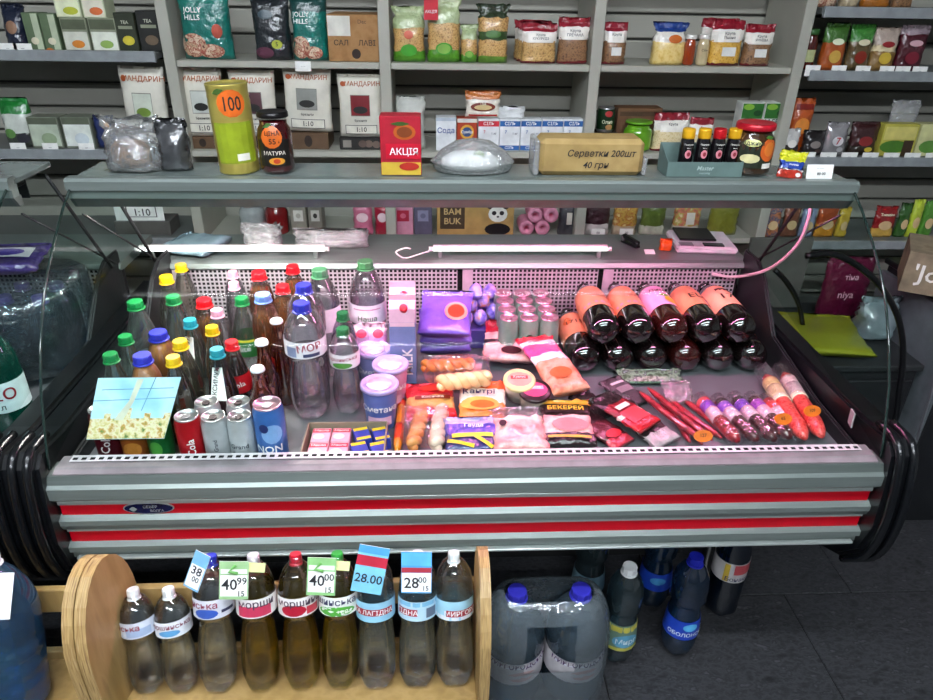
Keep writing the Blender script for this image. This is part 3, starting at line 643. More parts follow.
for i, px in enumerate((812, 838, 862, 886, 902, 919)):
    p = ony(px, 69, SY); tagcard(('first', 'second', 'third', 'fourth', 'fifth', 'sixth')[i]+' white price tag from the upright on the right upper rail', (p.x, SY-.0055, ZR-.014), .05, .034, [('---', 0, .6, .3, '#777777'), ('0 00', 0, .3, .3, '#333333')], group=TG)
for i, px in enumerate((10, 25)):
    p = ony(px, 52, SY); tagcard(('white price tag at the far left of the upper left rail', 'white price tag next to the orange sticker on the upper left rail')[i], (p.x, SY-.0055, ZL-.012), .055, .034, [('---', 0, .6, .3, '#777777')], group='price tags on the left shelf rails')
p = ony(52, 54, SY); o_ = tag(link('round_sticker', lathe([(.018, 0), (.018, .001), (0, .001)], 18, C('#b9682e', .5, name='sticker')), None, (p.x, SY-.0055, p.z), (math.pi/2, 0, 0)), 'round orange sticker on the upper left rail', 'sticker')
for i, px in enumerate((20, 52, 88, 125)):
    p = ony(px, 150, SY); tagcard(('first', 'second', 'third', 'fourth')[i]+' price tag from the left on the lower left rail', (p.x, SY-.0055, SZ2-.010), .05, .034, [('---', 0, .6, .3, '#777777')], group='price tags on the left shelf rails')

# lower shelf, left metal bay
sh('pouch', 'white seed bag with a green top on the lower left shelf', -2, 28, 97, 148, SZ2, name='seed_bag', zones=[(.3, '#3a4038'), (.68, C('#c9cfc6', .25, coat=.6, bump=.4, name='pouch_film')), (1, '#1e7a34')], art=[('disc', -.2, .3, .4, .2, '#5f8a4a'), ('disc', .2, .2, .4, .2, '#2a2a33')])
for i, (a, b, t) in enumerate([(29, 60, 'pale green carton beside the seed bag'), (63, 92, 'whitish carton left of the dark blue packet')]):
    sh('box', t, a, b, 115, 148, SZ2, name='tea_box', d=.08, col='#7a8070', group='cartons on the lower left shelf', art=[('rect', 0, .42, .92, .7, ('#b9c4b0', '#dfe4dc')[i]), ('rect', 0, .88, .92, .2, '#5a6050'), ('disc', .1, .3, .5, .4, ('#8fa080', '#c9d3d6')[i])])
sh('pouch', 'dark blue packet with an orange spot beside the white carton', 93, 113, 114, 148, SZ2, name='spice_pouch', d=.04, zones=[(1, '#1d2a5a')], art=[('disc', .15, .75, .4, .3, '#c98a3a')])
# coffee bags
def coffee(label, a, b, c, e, base, pic, rot=0, price='1:10', d=.06):
    x, w, zb, h = R(a, b, c, e, SF1, base)
    o = pouch('coffee_bag', label, (x, SF1+.035, zb+.0005+abs(rot)*w*.55), w, h, d, [(1, C('#d8d4c6', .3, coat=.4, bump=.3, scale=12, name='coffee_bag'))], 'white coffee bags', seal=.03, sag=.25, crumple=.003, rot=(0, rot, 0),
        art=[('rect', 0, .52, .42, .34, '#7d7c72'), ('rect', 0, .52, .40, .32, pic), ('disc', 0, .45, .32, .12, ('#6f8a3a' if pic == '#c9cfc0' else '#2a2a28')), ('disc', -.36, .86, .12, .08, '#a8502a'), ('rect', 0, .13, .70, .15, '#4a4a48'), ('rect', 0, .13, .67, .13, '#d8d4c6')],
        texts=[('МАНДАРИН', .06, .86, .1, '#a85a2e'), ('Бразилія', 0, .28, .05, '#3a3a36'), (price, 0, .13, .11, '#20201e')])
    return o
coffee('white coffee bag with a green landscape leaning in the left metal bay', 119, 164, 67, 150, SZ2, '#c9cfc0', .03, '')
CB = [(178, 222, 68, 137, '#c4c8c0', 'white coffee bag with a wrinkled front behind the tall tin', '1:10', 0), (229, 275, 70, 137, '#5a3a40', 'white coffee bag with a dark red picture behind the dark jar', '1:10', 0), (281, 330, 68, 133, '#8a8c86', 'white coffee bag with a grey tree picture', '1:10', .03), (337, 383, 74, 138, '#7a2026', 'white coffee bag with a red picture next to the red juice carton', '1:10', 0)]
for i, (a, b, c, e, pic, t, pr_, ro) in enumerate(CB):
    x, w, zb, h = R(a+3, b-2, e, 152, SF1, SZ2)
    hb = max(.03, ony((a+b)/2, e, SF1).z-SZ2)
    box('cardboard_box', ('flat brown cardboard box under the wrinkled coffee bag', 'flat brown cardboard box under the coffee bag with the dark red picture', 'flat brown cardboard box under the coffee bag with the tree picture', 'flat black box with beans printed, under the last coffee bag')[i], (x, SF1+.08, SZ2), w*1.02, .15, hb, ('#5c4530', '#5c4530', '#5c4530', '#23211f')[i], 'display boxes under the coffee bags', art=[('disc', .05, .5, .18, .7, '#2a1f18')] if i < 3 else [('disc', .2, .5, .2, .6, '#6b5a50'), ('disc', .38, .45, .2, .6, '#6b5a50'), ('disc', .05, .5, .2, .6, '#5a4a42'), ('rect', -.32, .5, .2, .6, '#8a857c')])
    coffee(t, a, b, c, e, SZ2+hb, pic, ro, pr_)
# lower shelf, middle bay
sh('pouch', 'crumpled white bag behind the red juice carton', 396, 425, 96, 152, SZ2, name='paper_bag', zones=[(1, C('#b9bab2', .5, bump=.5, name='paper'))], crumple=.008)
sh('box', 'white box of baking soda with blue lettering', 436, 456, 115, 153, SZ2, d=.05, name='soda_box', col='#e3e6e8', art=[('rect', 0, .94, .98, .1, '#b9c4d0')], texts=[('Сода', 0, .60, .22, '#1f3f8a')])
sh('box', 'orange red carton between the soda and the red salt pack', 457, 477, 116, 153, SZ2, d=.05, name='starch_box', col='#a83a1c', art=[('disc', 0, .58, .7, .45, '#e0a83a'), ('disc', 0, .58, .5, .3, '#2f4a7a'), ('rect', 0, .93, .98, .12, '#e3ddd2')], texts=[('Суміш', 0, .58, .12, '#ffffff')])
hs = R(457, 477, 116, 153, SF1, SZ2)[3]
x, w, _, h = R(464, 500, 87, 116, SF1)
pouch('noodle_packet', 'white and orange packet standing on the orange red carton', (x+.005, SF1+.03, SZ2+hs+.0005), w, h*.97, .035, [(.22, '#d9d3c4'), (.7, '#e6dfd0'), (1, '#b8661e')], art=[('disc', 0, .42, .7, .34, '#7a2a1c'), ('disc', 0, .40, .5, .2, '#d9c08a'), ('rect', 0, .1, .8, .07, '#a8201c')], texts=[('Пуд', 0, .55, .12, '#fff4d8')])
for i, (a, b) in enumerate([(478, 499), (499.5, 520), (520.5, 541), (541.5, 562.5), (563, 584)]):
    cc = '#c42a3a' if i == 0 else '#2a5fa0'
    hx = sh('box', ('white salt pack with a red band, leftmost of the five', 'white salt pack with a blue band next to the red banded one', 'blue banded salt pack, second after the red one', 'blue banded salt pack, third after the red one', 'blue banded salt pack at the right end of the salt row')[i], a, b, 117, 153, SZ2, d=.05, name='salt_pack', group='salt packs in a row', col='#e4e6e8', art=[('rect', 0, .86, .98, .17, cc)]+([('rect', 0, .10, .98, .15, cc)] if i else []), texts=[('СІЛЬ', 0, .86, .14, '#ffffff'), ('7', -.2, .6, .14, cc), ('1 кг', .25, .55, .1, '#555a66')]+([('СІЛЬ', 0, .10, .12, '#ffffff')] if i else []))
hs = R(499, 520, 117, 153, SF1, SZ2)[3]
x, w, _, h = R(498, 526, 104, 118, SF1)
pouch('sugar_bag', 'small white bag lying on the blue salt packs', (x, SF1+.03, SZ2+hs+.0005), w, h*.98, .045, [(1, C('#d6d8d8', .4, bump=.6, name='pouch_film'))], seal=.25, crumple=.006)
# lower shelf, right grey bay
x, w, zb, h = R(599, 617, 104, 131, SF1)
bt = sh('box', 'dark wooden riser under the green tin', 597, 618, 131, 153, SZ2, name='riser', d=.08, col='#231d1a')
can('food_tin', 'dark green food tin with a red flower on the dark riser', (x, SF1+.03, bt.location.z+R(597, 618, 131, 153, SF1, SZ2)[3]+.0005), w/2, h, '#1c3a20', [('Олив', 0, .45, .5, '#d9e0c0')], [('disc', .1, .78, .9, .25, '#b93a3a'), ('disc', .2, .25, .8, .22, '#a87a4a')], cat='tin')
sh('box', 'brown cardboard box behind the green cup', 616, 660, 106, 153, SZ2, y=SF1+.09, name='cardboard_box', col='#6a4a32', art=[('rect', 0, .85, .9, .12, '#4a3424')])
x, w, zb, h = R(626, 655, 120, 153, SF1, SZ2)
jar('green_tub', 'light green plastic tub in front of the brown box', (x, SF1+.04, SZ2), w/2, h, '#5f9a1e', '#6fb02a', cat='tub', lidh=.08)
redtop('oat pack with red tufted top behind the spice tray', 655, 690, 112, 153, SZ2, RICE, ['Крупа'], d=.06, seal=.2)
redtop('rice pack with red top behind the spice bottles', 691, 715, 117, 153, SZ2, RICE, ['Рис'], d=.06, seal=.2)
for i, (a, b) in enumerate([(739, 760), (762, 783)]):
    sh('box', ('green topped juice carton, left of its twin', 'green topped juice carton next to the right upright')[i], a, b, 101, 153, SZ2, d=.06, name='juice_carton', group='green juice cartons', col='#dfe2da', art=[('rect', 0, .84, .98, .3, '#2f6a2a'), ('disc', -.2, .92, .5, .12, '#7fae3a'), ('disc', .25, .8, .4, .12, '#16401c')], texts=[('JAFFA', 0, .62, .16, '#1a2a1e')])
# lower shelf, right metal bay
z2 = SZ2-.01
sh('pouch', 'orange crisps packet standing behind the white and black pouch', 792, 813, 97, 153, z2, y=SF1+.05, name='snack_bag', d=.04, zones=[(1, '#b9521c')], art=[('disc', 0, .5, .7, .3, '#e08a3a'), ('rect', 0, .85, .8, .1, '#7a1c14')])
for i, (a, b, c, zs, t) in enumerate([
    (784, 802, 127, [(.4, '#2a2422'), (1, '#c9c6c2')], 'small black and white coffee pouch by the upright'), (806, 827, 129, [(1, '#231f20')], 'black coffee pouch with a pale badge'),
    (828, 850, 121, [(1, C('#b9b6b8', .2, .6, bump=.8, name='silver_film'))], 'silver pouch with a red number seven'), (853, 881, 121, [(.3, '#2a2018'), (1, '#3a1a1c')], 'dark red seasoning packet with green sprigs')]):
    sh('pouch', t, a, b, c, 153, z2, name='spice_pouch', group='pouches on the right lower shelf', d=.045, zones=zs, art=[('disc', 0, .45, .5, .3, ('#efe9e0', '#8a807c', '#d9d6d8', '#8a2a2a')[i]), ('disc', .15, .2, .3, .15, ('#3a2a22', '#4a3a36', '#a8a6a8', '#c9b23f')[i])], texts=[('7', 0, .45, .3, '#b01c2a')] if i == 2 else ())
sh('box', 'yellow green seasoning box with herbs below the clear packet', 882, 917, 122, 153, z2, name='seasoning_box', d=.05, col='#b9b04a', art=[('rect', 0, .72, .9, .4, '#d3c874'), ('disc', -.1, .3, .8, .4, '#4a7a2a'), ('rect', .3, .25, .28, .5, '#3a2a1e')])
sh('box', 'green white seasoning box at the right edge', 919, 945, 122, 153, z2, name='seasoning_box', d=.05, col='#c9c890', art=[('disc', 0, .3, .8, .4, '#5a8a3a')])
sh('pouch', 'clear crinkled packet standing behind the seasoning box', 889, 917, 99, 153, z2, y=SF1+.055, name='clear_packet', d=.03, zones=[(1, FILMW)], crumple=.007)
for i in range(7):
    p = ony(806+i*21, 157, SY); tagcard(('first', 'second', 'third', 'fourth', 'fifth', 'sixth', 'seventh')[i]+' price tag from the upright on the right lower rail', (p.x, SY-.0055, z2-.014), .058, .034, [('---', 0, .6, .3, '#777777'), ('0 00', 0, .3, .3, '#333333')], group=TG)
# bottom shelf, seen through the counter glass
z3 = SZ3
x, w, zb, h = R(114, 170, 222, 240, SF1, z3)
box('cardboard_box', 'grey carton under the price card behind the counter glass', (x, SF1+.06, z3+.0006), w, .1, max(.05, h), '#5a5854', cat='carton')
tagcard('white price card behind the counter glass at the left', (x-.005, SF1+.02, z3+.0012+max(.05, h)), .17, .065, [('1:10', .06, .45, .55, '#22221f')], frame=[(.05, .5, .62, .62, '#3a3a38'), (.05, .5, .58, .54, '#f4f3ee')])
LOWR = [('jar', 236, 262, '#9aa0a0', 'grey glass jar on the bottom shelf left of the red one'), ('jar', 262, 286, '#7a1c1e', 'round red jar on the bottom shelf'), ('box', 290, 306, '#8a8478', 'small grey carton with a white square on the bottom shelf'), ('box', 308, 322, '#7a746a', 'small grey carton with a dark spot on the bottom shelf'),
        ('pouch', 352, 372, '#c46a86', 'pink packet standing left of the red packet on the bottom shelf'), ('pouch', 374, 390, '#a81f3a', 'red and white packet on the bottom shelf'), ('box', 393, 413, '#c98aa0', 'pink carton with a red square on the bottom shelf'), ('box', 414, 432, '#5a5468', 'grey violet carton left of the panda box')]
for k, a, b, col, t in LOWR:
    x, w, zb, h = R(a, b, 196, 238, SF1, z3)
    if k == 'jar': jar('glass_jar', t, (x, SF1+w/2, z3), w/2, h*.9, col, '#b9b0b0', group='goods on the bottom shelf')
    elif k == 'box': box('carton', t, (x, SF1+.04, z3), w, .07, h, col, 'goods on the bottom shelf', cat='carton', art=[('rect', 0, .55, .6, .3, {'#8a8478': '#d9d4cc', '#7a746a': '#c9c4bc', '#c98aa0': '#a81f3a', '#5a5468': '#8a86a0'}[col]), ('disc', 0, .55, .3, .14, {'#8a8478': '#b0aaa0', '#7a746a': '#2a2622', '#c98aa0': '#d06a80', '#5a5468': '#6a6680'}[col])])
    else: pouch('snack_packet', t, (x, SF1+.03, z3), w, h, .05, [(1, col)], 'goods on the bottom shelf', art=[('disc', 0, .5, .6, .25, '#e8c9d0')])
x, w, zb, h = R(437, 514, 196, 240, SF1, z3)
bb = box('paper_roll_box', 'tan box printed with a panda and large dark lettering', (x, SF1+.07, z3), w, .13, h, '#b8935a', cat='box', art=[('rect', -.30, .52, .32, .66, '#4a3a2c'), ('disc', .29, .18, .34, .34, '#1e1c1e'), ('disc', .19, .80, .08, .13, '#1e1c1e'), ('disc', .39, .80, .08, .13, '#1e1c1e')], texts=[('BAM', -.30, .66, .24, '#d8b981'), ('BUK', -.30, .40, .24, '#d8b981')])
sfb = flat(-.065-.0006)
for a in [('disc', .29, .60, .25, .44, '#f0ede6'), ]: decal(bb, 'print', sfb, a[0], a[1]*w, a[2]*h, a[3]*w, a[4]*h, C(a[5], .4, name='print'))
sfc = flat(-.065-.0014)
for dx, dz, ww, hh in ((-.05, .03, .06, .12), (.05, .03, .06, .12), (0, -.07, .035, .05)): decal(bb, 'print', sfc, 'disc', (.29+dx)*w, (.60+dz)*h, ww*w, hh*h, C('#1e1c1e', .4, name='print'))
k = 0
for row, (z_, xs) in enumerate([(z3+.0006, (527, 543)), (z3+.0485, (535, 551))]):
    for px in xs:
        p = ony(px, 225, SF1); rl = tag(link('paper_roll', lathe([(.010, 0), (.0265, 0), (.0272, .003), (.0272, .09), (.0265, .093), (.010, .093), (.010, .06), (0, .06)], 20, C('#d98aa6', .6, name='tissue')), None, (p.x, SF1, z_+.0275), (math.pi/2, 0, 0)), 'pink paper roll %s right of the panda box' % ('at lower left of the stack', 'at lower right of the stack', 'at upper left of the stack', 'at upper right of the stack')[k], 'paper roll', 'pink paper rolls'); rl.location.y = SF1+.1; k += 1
for i, (a, b, zs, t) in enumerate([(560, 578, [(1, '#3a3a40')], 'dark packet with a light spot right of the pink rolls'), (586, 612, [(.3, '#c9c4c0'), (1, '#3a2026')], 'dark red pasta pack on the bottom shelf'), (615, 640, [(.25, '#b9a890'), (1, MULTI('snacks', ['#7a3a1c', '#c9a24a', '#a8642a', '#e0c98a'], 50, .4, coat=.4))], 'golden snack pack on the bottom shelf'),
    (643, 668, [(.25, '#c4c4b0'), (1, '#5a6a2a')], 'olive green pack on the bottom shelf'), (676, 704, [(.25, '#b9b0a8'), (1, MULTI('mixnuts', ['#5a6a2a', '#c96a5a', '#a8a04a', '#e0c9a8'], 50, .4, coat=.4))], 'mixed green and red snack pack on the bottom shelf'), (712, 742, [(1, '#7a7a2a')], 'yellow green plastic bag on the bottom shelf')]):
    x, w, zb, h = R(a, b, 194, 238, SF1, z3); pouch('snack_pack', t, (x, SF1+.03, z3), w, h, .05, zs, 'snack packs on the bottom shelf', art=[('rect', .05, .45, .3, .3, '#d9d3c8')] if i in (0, 4) else ())
    if i in (1, 2, 4):
        tagcard('small white tag in front of the %s pack on the bottom shelf' % {1: 'dark red', 2: 'golden', 4: 'mixed'}[i], (x, SF1-.012, z3+.001), .05, .032, [('00', 0, .5, .4, '#555555')], group='small tags on the bottom shelf')
z3 = SZ3-.01
for i, (a, b, c, zs, t) in enumerate([(768, 784, 205, [(1, MULTI('mixb', ['#5a2a1e', '#b9764a', '#3a4a6a', '#c9a98a'], 50, .4, coat=.4))], 'brown spice packet near the cable end'), (787, 803, 204, [(1, '#7a4a36')], 'reddish spice packet right of the brown one'), (805, 819, 206, [(1, '#8a94b0')], 'bluish packet on the right bottom shelf'), (821, 841, 203, [(.4, '#c98a2a'), (1, '#a84a24')], 'orange red packet on the right bottom shelf'), (842, 853, 206, [(1, '#c9a83a')], 'narrow yellow packet with a white cutout'),
    (878, 900, 205, [(.3, '#c9a24a'), (1, '#8a1518')], 'red tomato sauce packet at the right'), (903, 914, 202, [(1, '#2f5a22')], 'dark green packet at the right'), (915, 926, 198, [(1, '#b8c93a')], 'yellow green packet leaning at the right edge'), (927, 940, 200, [(1, '#4f8a2e')], 'green packet at the right edge')]):
    x, w, zb, h = R(a, b, c, 238, SF1, z3); pouch('spice_packet', t, (x, SF1+.03, z3+.0006), w, h, .03, zs, 'packets on the right bottom shelf', art=[('disc', 0, .4, .6, .3, '#d9b98a')], texts=[('Tomatina', 0, .75, .12, '#fff0d0')] if i == 5 else ())
# ---------------------------------------------------------------- on top of the counter
TOPZ = 1.2268; TY = 1.50
def TR(a, b, c, e): return R(a, b, c, e, TY, TOPZ-.0003)
x, w, zb, h = TR(98, 150, 126, 172)
pouch('bread_bag', 'crumpled clear plastic bag with a brown loaf inside', (x, TY+.05, zb), w*1.12, h*1.2, .095, [(1, CLEAR('#f6f8f8', gloss=.34, rough=.14, haze=.10, crinkle=1, name='bread_film', scale=30))], cat='bag', seal=.2, crumple=.012, tuft=True)
br = lathe([(.0, 0), (.03, .004), (.042, .02), (.042, .055), (.03, .072), (0, .078)], 16, MULTI('crust', ['#2a1c10', '#5a3c20', '#7a5228', '#3a2716'], 40, .7, bump=.5, name='bread'))
tag(link('bread_loaf', br, None, (x-.008, TY+.05, zb+.002), (0, 0, 0)), 'small brown loaf inside the clear bag', 'bread'); bpy.data.objects['bread_loaf'].scale = (1, .62, .8)
x, w, zb, h = TR(148, 179, 120, 167)
pouch('wrapped_pack', 'dark pack in crumpled grey film beside the bread bag', (x+.003, TY+.05, zb), w, h, .055, [(1, C('#3c3d3f', .25, coat=.8, bump=.8, name='grey_film'))], cat='pack', seal=.1, crumple=.009)
x, w, zb, h = TR(208, 250, 82, 175); r = w/2
pr = [(r*.97, 0), (r, .003), (r, .006)]+[q for i in range(6) for q in ((r*.975, .012+i*.007), (r, .0155+i*.007))]+[(r, .06), (r, h-.035), (r*.975, h-.03), (r, h-.026), (r*.975, h-.02), (r, h-.006), (r*1.01, h-.002), (r, h), (r*.95, h), (r*.94, h-.003), (0, h-.003)]
tin = tag(link('tall_tin', lathe(pr, 32, C('#c9b75e', .28, .6, var=.05, scale=4, name='gold_tin'), name='tall_tin'), None, (x, TY+r, zb), (0, -.03, .25)), 'tall golden tin with a lime label and round orange sticker', 'tin')
sf = cyl(r)
decal(tin, 'label', sf, 'rect', 0, h*.36, r*2.0, h*.46, C('#8f9f24', .3, name='label_paper')); decal(tin, 'sticker', sf, 'disc', .1*r, h*.80, r*1.35, h*.30, C('#d9661e', .35, name='sticker'), 0, .0012)
decal(tin, 'print', sf, 'leaf', -.45*r, h*.93, r*.6, h*.07, C('#3f5a22', .4, name='print'), .3, .0016); decal(tin, 'print', sf, 'rect', .3*r, h*.20, r*.6, h*.08, C('#e3e0d0', .4, name='print'), 0, .0012)
text(tin, sf, '100', .1*r, h*.79, r*.62, INK, off=.0019, stretch=1.5)
x, w, zb, h = TR(254, 289, 110, 175)
jar('berry_jar', 'dark red jar with a round orange sticker and black label', (x, TY+w/2, zb), w/2, h, C('#3a0a0e', .1, coat=1, name='berry'), '#161415', [('ЦІНА', -.05, .68, .34, '#1a1412'), ('55', -.05, .55, .42, '#1a1412'), ('МАТУРА', 0, .36, .3, '#e8dfd0')], [('rect', 0, .36, 1.9, .44, '#17130f'), ('disc', -.1, .62, 1.25, .36, '#d8671f'), ('leaf', -.35, .80, .7, .08, '#3f6a2a', .3), ('disc', .1, .23, .9, .12, '#c98a2a'), ('disc', .1, .23, .4, .08, '#b0381c')], rz=.1, lidh=.09)
x, w, zb, h = TR(380, 421, 113, 175)
box('juice_carton', 'red juice carton with a white promotion word and orange slice', (x, TY+.03, zb), w, .055, h, '#a8152a', cat='carton', art=[('rect', 0, .12, .98, .22, '#c9a83a'), ('disc', .1, .74, .55, .26, '#b5571e'), ('disc', .1, .74, .38, .18, '#7a3a18'), ('leaf', .0, .88, .5, .08, '#3a5a22'), ('rect', .06, .42, .86, .26, '#c8102e'), ('disc', .2, .16, .5, .14, '#a8281c')], texts=[('АКЦІЯ', .08, .41, .16, '#ffffff')])
x, w, zb, h = TR(432, 516, 138, 177)
v_ = lathe([(w*.40, 0), (w*.47, .004), (w*.5, h*.28), (w*.52, h*.30), (w*.5, h*.33), (w*.40, h*.62), (w*.22, h*.9), (0, h)], 24, CLEAR('#fbfdfd', gloss=.35, rough=.08, haze=.15, crinkle=.7, name='clamshell', scale=50), smooth=True)
cl = tag(link('clear_clamshell', v_, None, (x, TY+.05, zb)), 'clear plastic clamshell tub with white contents', 'container'); cl.scale = (1, .62, 1)
cw = lathe([(w*.25, 0), (w*.36, .006), (w*.36, h*.3), (w*.25, h*.5), (0, h*.58)], 18, C('#d9dbd8', .6, bump=.6, name='cheese'))
cq = tag(link('white_cheese', cw, None, (x-.005, TY+.05, zb+.003)), 'white lump of cheese inside the clear clamshell', 'cheese'); cq.scale = (1, .6, 1)
sfx = lambda a, b, o=0: (a, b*.3-.035-o*0, .75*h+b*.9)
decal(cl, 'sticker', lambda a, b, o=0: (a+.012, -.22*w+b*.35, .52*h+b*.95), 'disc', 0, 0, .024, .024, C('#6f8a4a', .4, name='sticker'))
x, w, zb, h = TR(540, 645, 136, 178)
pk = boxdata(w, .085, h, MULTI('kraftpaper', ['#8f7446', '#a1854f', '#ad915c', '#977a48'], 14, .6, 5, bump=.3, name='kraft_paper'), .010, name='napkin_pack')
pk = tag(link('napkin_pack', pk, None, (x, TY+.047, zb)), 'brown paper pack of napkins with a handwritten price', 'pack')
text(pk, flat(-.0425), 'Серветки 200шт', .02, h*.62, h*.25, INK, shear=.2); text(pk, flat(-.0425), '40 грн', .01, h*.30, h*.25, INK, shear=.2)
link('end_film', boxdata(.012, .083, h*.96, FILMW, .003, 0), pk, (-w/2-.006, 0, 0)); link('end_film', boxdata(.010, .08, h*.5, FILMW, .003, 0), pk, (w/2+.005, 0, 0))
# spice tray
x, w, zb, h = TR(675, 742, 158, 178); td = .07
tr = empty('spice_tray', (x-.006, TY+td/2+.004, zb), 'grey green cardboard tray holding the spice bottles', 'tray'); TM = C('#5f7470', .5, name='tray_card')
w2 = w*1.12
link('front_panel', boxdata(w2, .002, h, TM, 0), tr, (0, -td/2, 0)); link('rear_panel', boxdata(w2, .002, h*1.9, TM, 0), tr, (0, td/2, 0))
for s in (-1, 1): link('side_panel', prism([(-td/2, 0), (td/2, 0), (td/2, h*1.9), (-td/2, h)], s*w2/2-.001, s*w2/2+.001, TM), tr)
link('base', boxdata(w2, td, .002, TM, 0), tr); text(tr, flat(-td/2-.001), 'Master', .0, h*.58, h*.42, C('#b9c9c4', .5, name='ink'), shear=.25); text(tr, flat(-td/2-.001), 'seasoning', 0, h*.25, h*.2, C('#a3b5b0', .5, name='ink'), shear=.2)
for i, (px, cc) in enumerate([(687, '#e0a81c'), (703, '#e0a81c'), (718, '#b8141e'), (733, '#e0a81c')]):
    p = ony(px, 150, TY+.03); hh = ony(px, 129, TY+.03).z-zb-.003
    o_ = jar('spice_bottle', ('black spice bottle with yellow cap, leftmost in the tray', 'black spice bottle with yellow cap, second in the tray', 'black spice bottle with the red cap in the tray', 'black spice bottle with yellow cap, rightmost in the tray')[i], (p.x, TY+.035, zb+.0035), .0155, hh, '#141013', cc, [('Приправа', 0, .66, .28, '#e8e4dc'), ('Master', 0, .58, .2, '#e8e4dc')], [('disc', 0, .44, .9, .2, '#d98a94'), ('disc', .05, .44, .45, .1, '#8a2030')], 'spice bottles in the tray', cat='bottle', lidh=.22)
x, w, zb, h = TR(740, 782, 122, 177)
jar('sauce_jar', 'jar of dark relish with red lid and orange vegetable label', (x, TY+w/2, zb), w/2, h, C('#3a2412', .12, coat=1, var=.4, name='relish'), '#b81528', [('Аджика', -.45, .66, .26, '#2a2a1a')], [('rect', -.1, .42, 1.9, .5, '#20261a'), ('disc', .38, .52, .95, .44, '#c95a1e'), ('disc', .38, .54, .6, .28, '#d9782e'), ('disc', -.5, .66, .8, .14, '#d6d38a'), ('disc', -.5, .36, .9, .18, '#d9cf9a'), ('leaf', .4, .76, .6, .08, '#3f6a2a'), ('rect', .35, .22, .5, .1, '#e3e0d6')], rz=.08, lidh=.13)
x, w, zb, h = TR(778, 804, 147, 178)
o_ = pouch('spice_sachet', 'blue sachet with yellow folded top leaning by the price card', (x, TY-.005, zb), w, h, .014, [(.3, '#b9301f'), (.34, '#e3e3e3'), (.62, '#1d3f9a'), (1, '#c9c81c')], seal=.2, rot=(-.25, .12, 0), art=[('disc', .25, .14, .22, .16, '#e8e0dc')], texts=[('Желатин', 0, .5, .09, '#ffffff')])
x, w, zb, h = TR(803, 829, 158, 178)
tagcard('white price card at the right end of the counter top', (x, TY-.022, zb), w, h, [('--- ------', 0, .75, .16, '#8a8a8a'), ('00 00', .05, .40, .26, '#333333')], rot=(-.2, 0, 0))
for s in (0,): pass

# ---------------------------------------------------------------- bottles and cans in the counter
DZ = DECK+.0006
def BT(label, px, py, h, shape, r, cap, liquid=None, fill=.8, band=None, dx=0, dy=0, name='drink_bottle', **k):
    p = onz(px, py, DZ+h); return bottle(name, label, (p.x+dx, p.y+dy, DZ), shape, r, h, cap, liquid, fill, band, rot=(0, 0, rnd.uniform(-.3, .3)), **k)
GRN, YEL, TEALC, BLU, REDC, PNK = '#14783c', '#e0b814', '#2391a0', '#2a2fa8', '#d8121e', '#e6a4bc'
LEM = '#e6e2d0'; BG = 'drink bottles at the left end of the counter'
BT('clear bottle with yellow cap, rearmost by the left end of the rear panel', 180, 262, .22, SODA, .034, YEL, LEM, group=BG)
BT('clear bottle with yellow cap in the rear left corner', 165, 273, .25, SODA, .036, YEL, LEM, group=BG)
BT('clear cone shaped bottle with green cap by the left end panel', 134, 298, .25, SODA, .04, GRN, '#eef4f0', group=BG, band=rband('#c9d4cc', z0=.2, z1=.4))
BT('clear cone shaped bottle with green cap behind the teal capped bottle', 172, 293, .25, SODA, .036, GRN, '#eef4f0', group=BG)
BT('clear bottle with green cap beside the front orange drinks', 124, 333, .22, SODA, .032, GRN, '#e3ece6', group=BG)
BT('clear bottle with green cap nearest the left end glass', 109, 351, .22, SODA, .032, GRN, '#e3ece6', group=BG)
BT('orange drink with blue cap, the rear one of two', 157, 329, .22, JUICE, .035, BLU, C('#b8702a', .3, name='orange_drink'), .86, group=BG)
BT('orange drink with blue cap, the front one of two', 141, 352, .22, JUICE, .033, BLU, C('#c4793c', .3, name='orange_drink'), .86, group=BG)
BT('pale lemonade bottle with yellow cap, right of the rear orange drink', 179, 338, .22, SODA, .034, YEL, '#cdbf9c', group=BG)
BT('pale lemonade bottle with yellow cap, front one above the blue reflection sheet', 172, 354, .22, SODA, .0315, YEL, '#c9b890', group=BG)
def collar(o, s='МАКСИМУМ', r=.013, h=.22):
    v = [(-.010, -r-.0015, h*.80), (.010, -r-.0015, h*.80), (.019, -.040, h*.50), (-.015, -.040, h*.50)]
    c = link('neck_tag', data('neck_tag', v+[(a, b+.0008, z) for a, b, z in v], [(0, 1, 2, 3), (7, 6, 5, 4), (0, 3, 7, 4), (1, 5, 6, 2)], CARD), o)
    text(c, lambda x, z, off=0: (x-.004, -r-.0015-(h*.80-z)/(h*.30)*(.0385-r)-off, z), s, 0, h*.64, .013, INK, rot=math.pi/2-.12, off=.0012)
o_ = BT('bottle with teal cap and white neck tag, the rear one of two', 189, 317, .22, SODA, .031, TEALC, '#d9dcd0', group=BG); collar(o_)
o_ = BT('bottle of dark red drink with teal cap and white neck tag', 216, 346, .22, SODA, .031, TEALC, '#7a2a3a', group=BG); collar(o_)
BT('clear bottle with yellow cap between the two neck tagged bottles', 211, 324, .22, SODA, .03, YEL, LEM, group=BG)
AMB = LIQ('#d07c2c', 1.2, .2, .22)
BT('amber drink with red cap behind the rear neck tagged bottle', 203, 297, .22, JUICE, .032, REDC, AMB, .75, group=BG)
BT('clear water bottle with pink cap beside the amber drink', 216, 307, .22, STRAIGHT, .03, PNK, '#f6eef2', .7, group=BG)
BT('small water bottle with pale pink cap, the rear one by the rear panel', 230, 272, .21, STRAIGHT, .028, PNK, '#f6eef2', .7, group=BG, dy=.02)
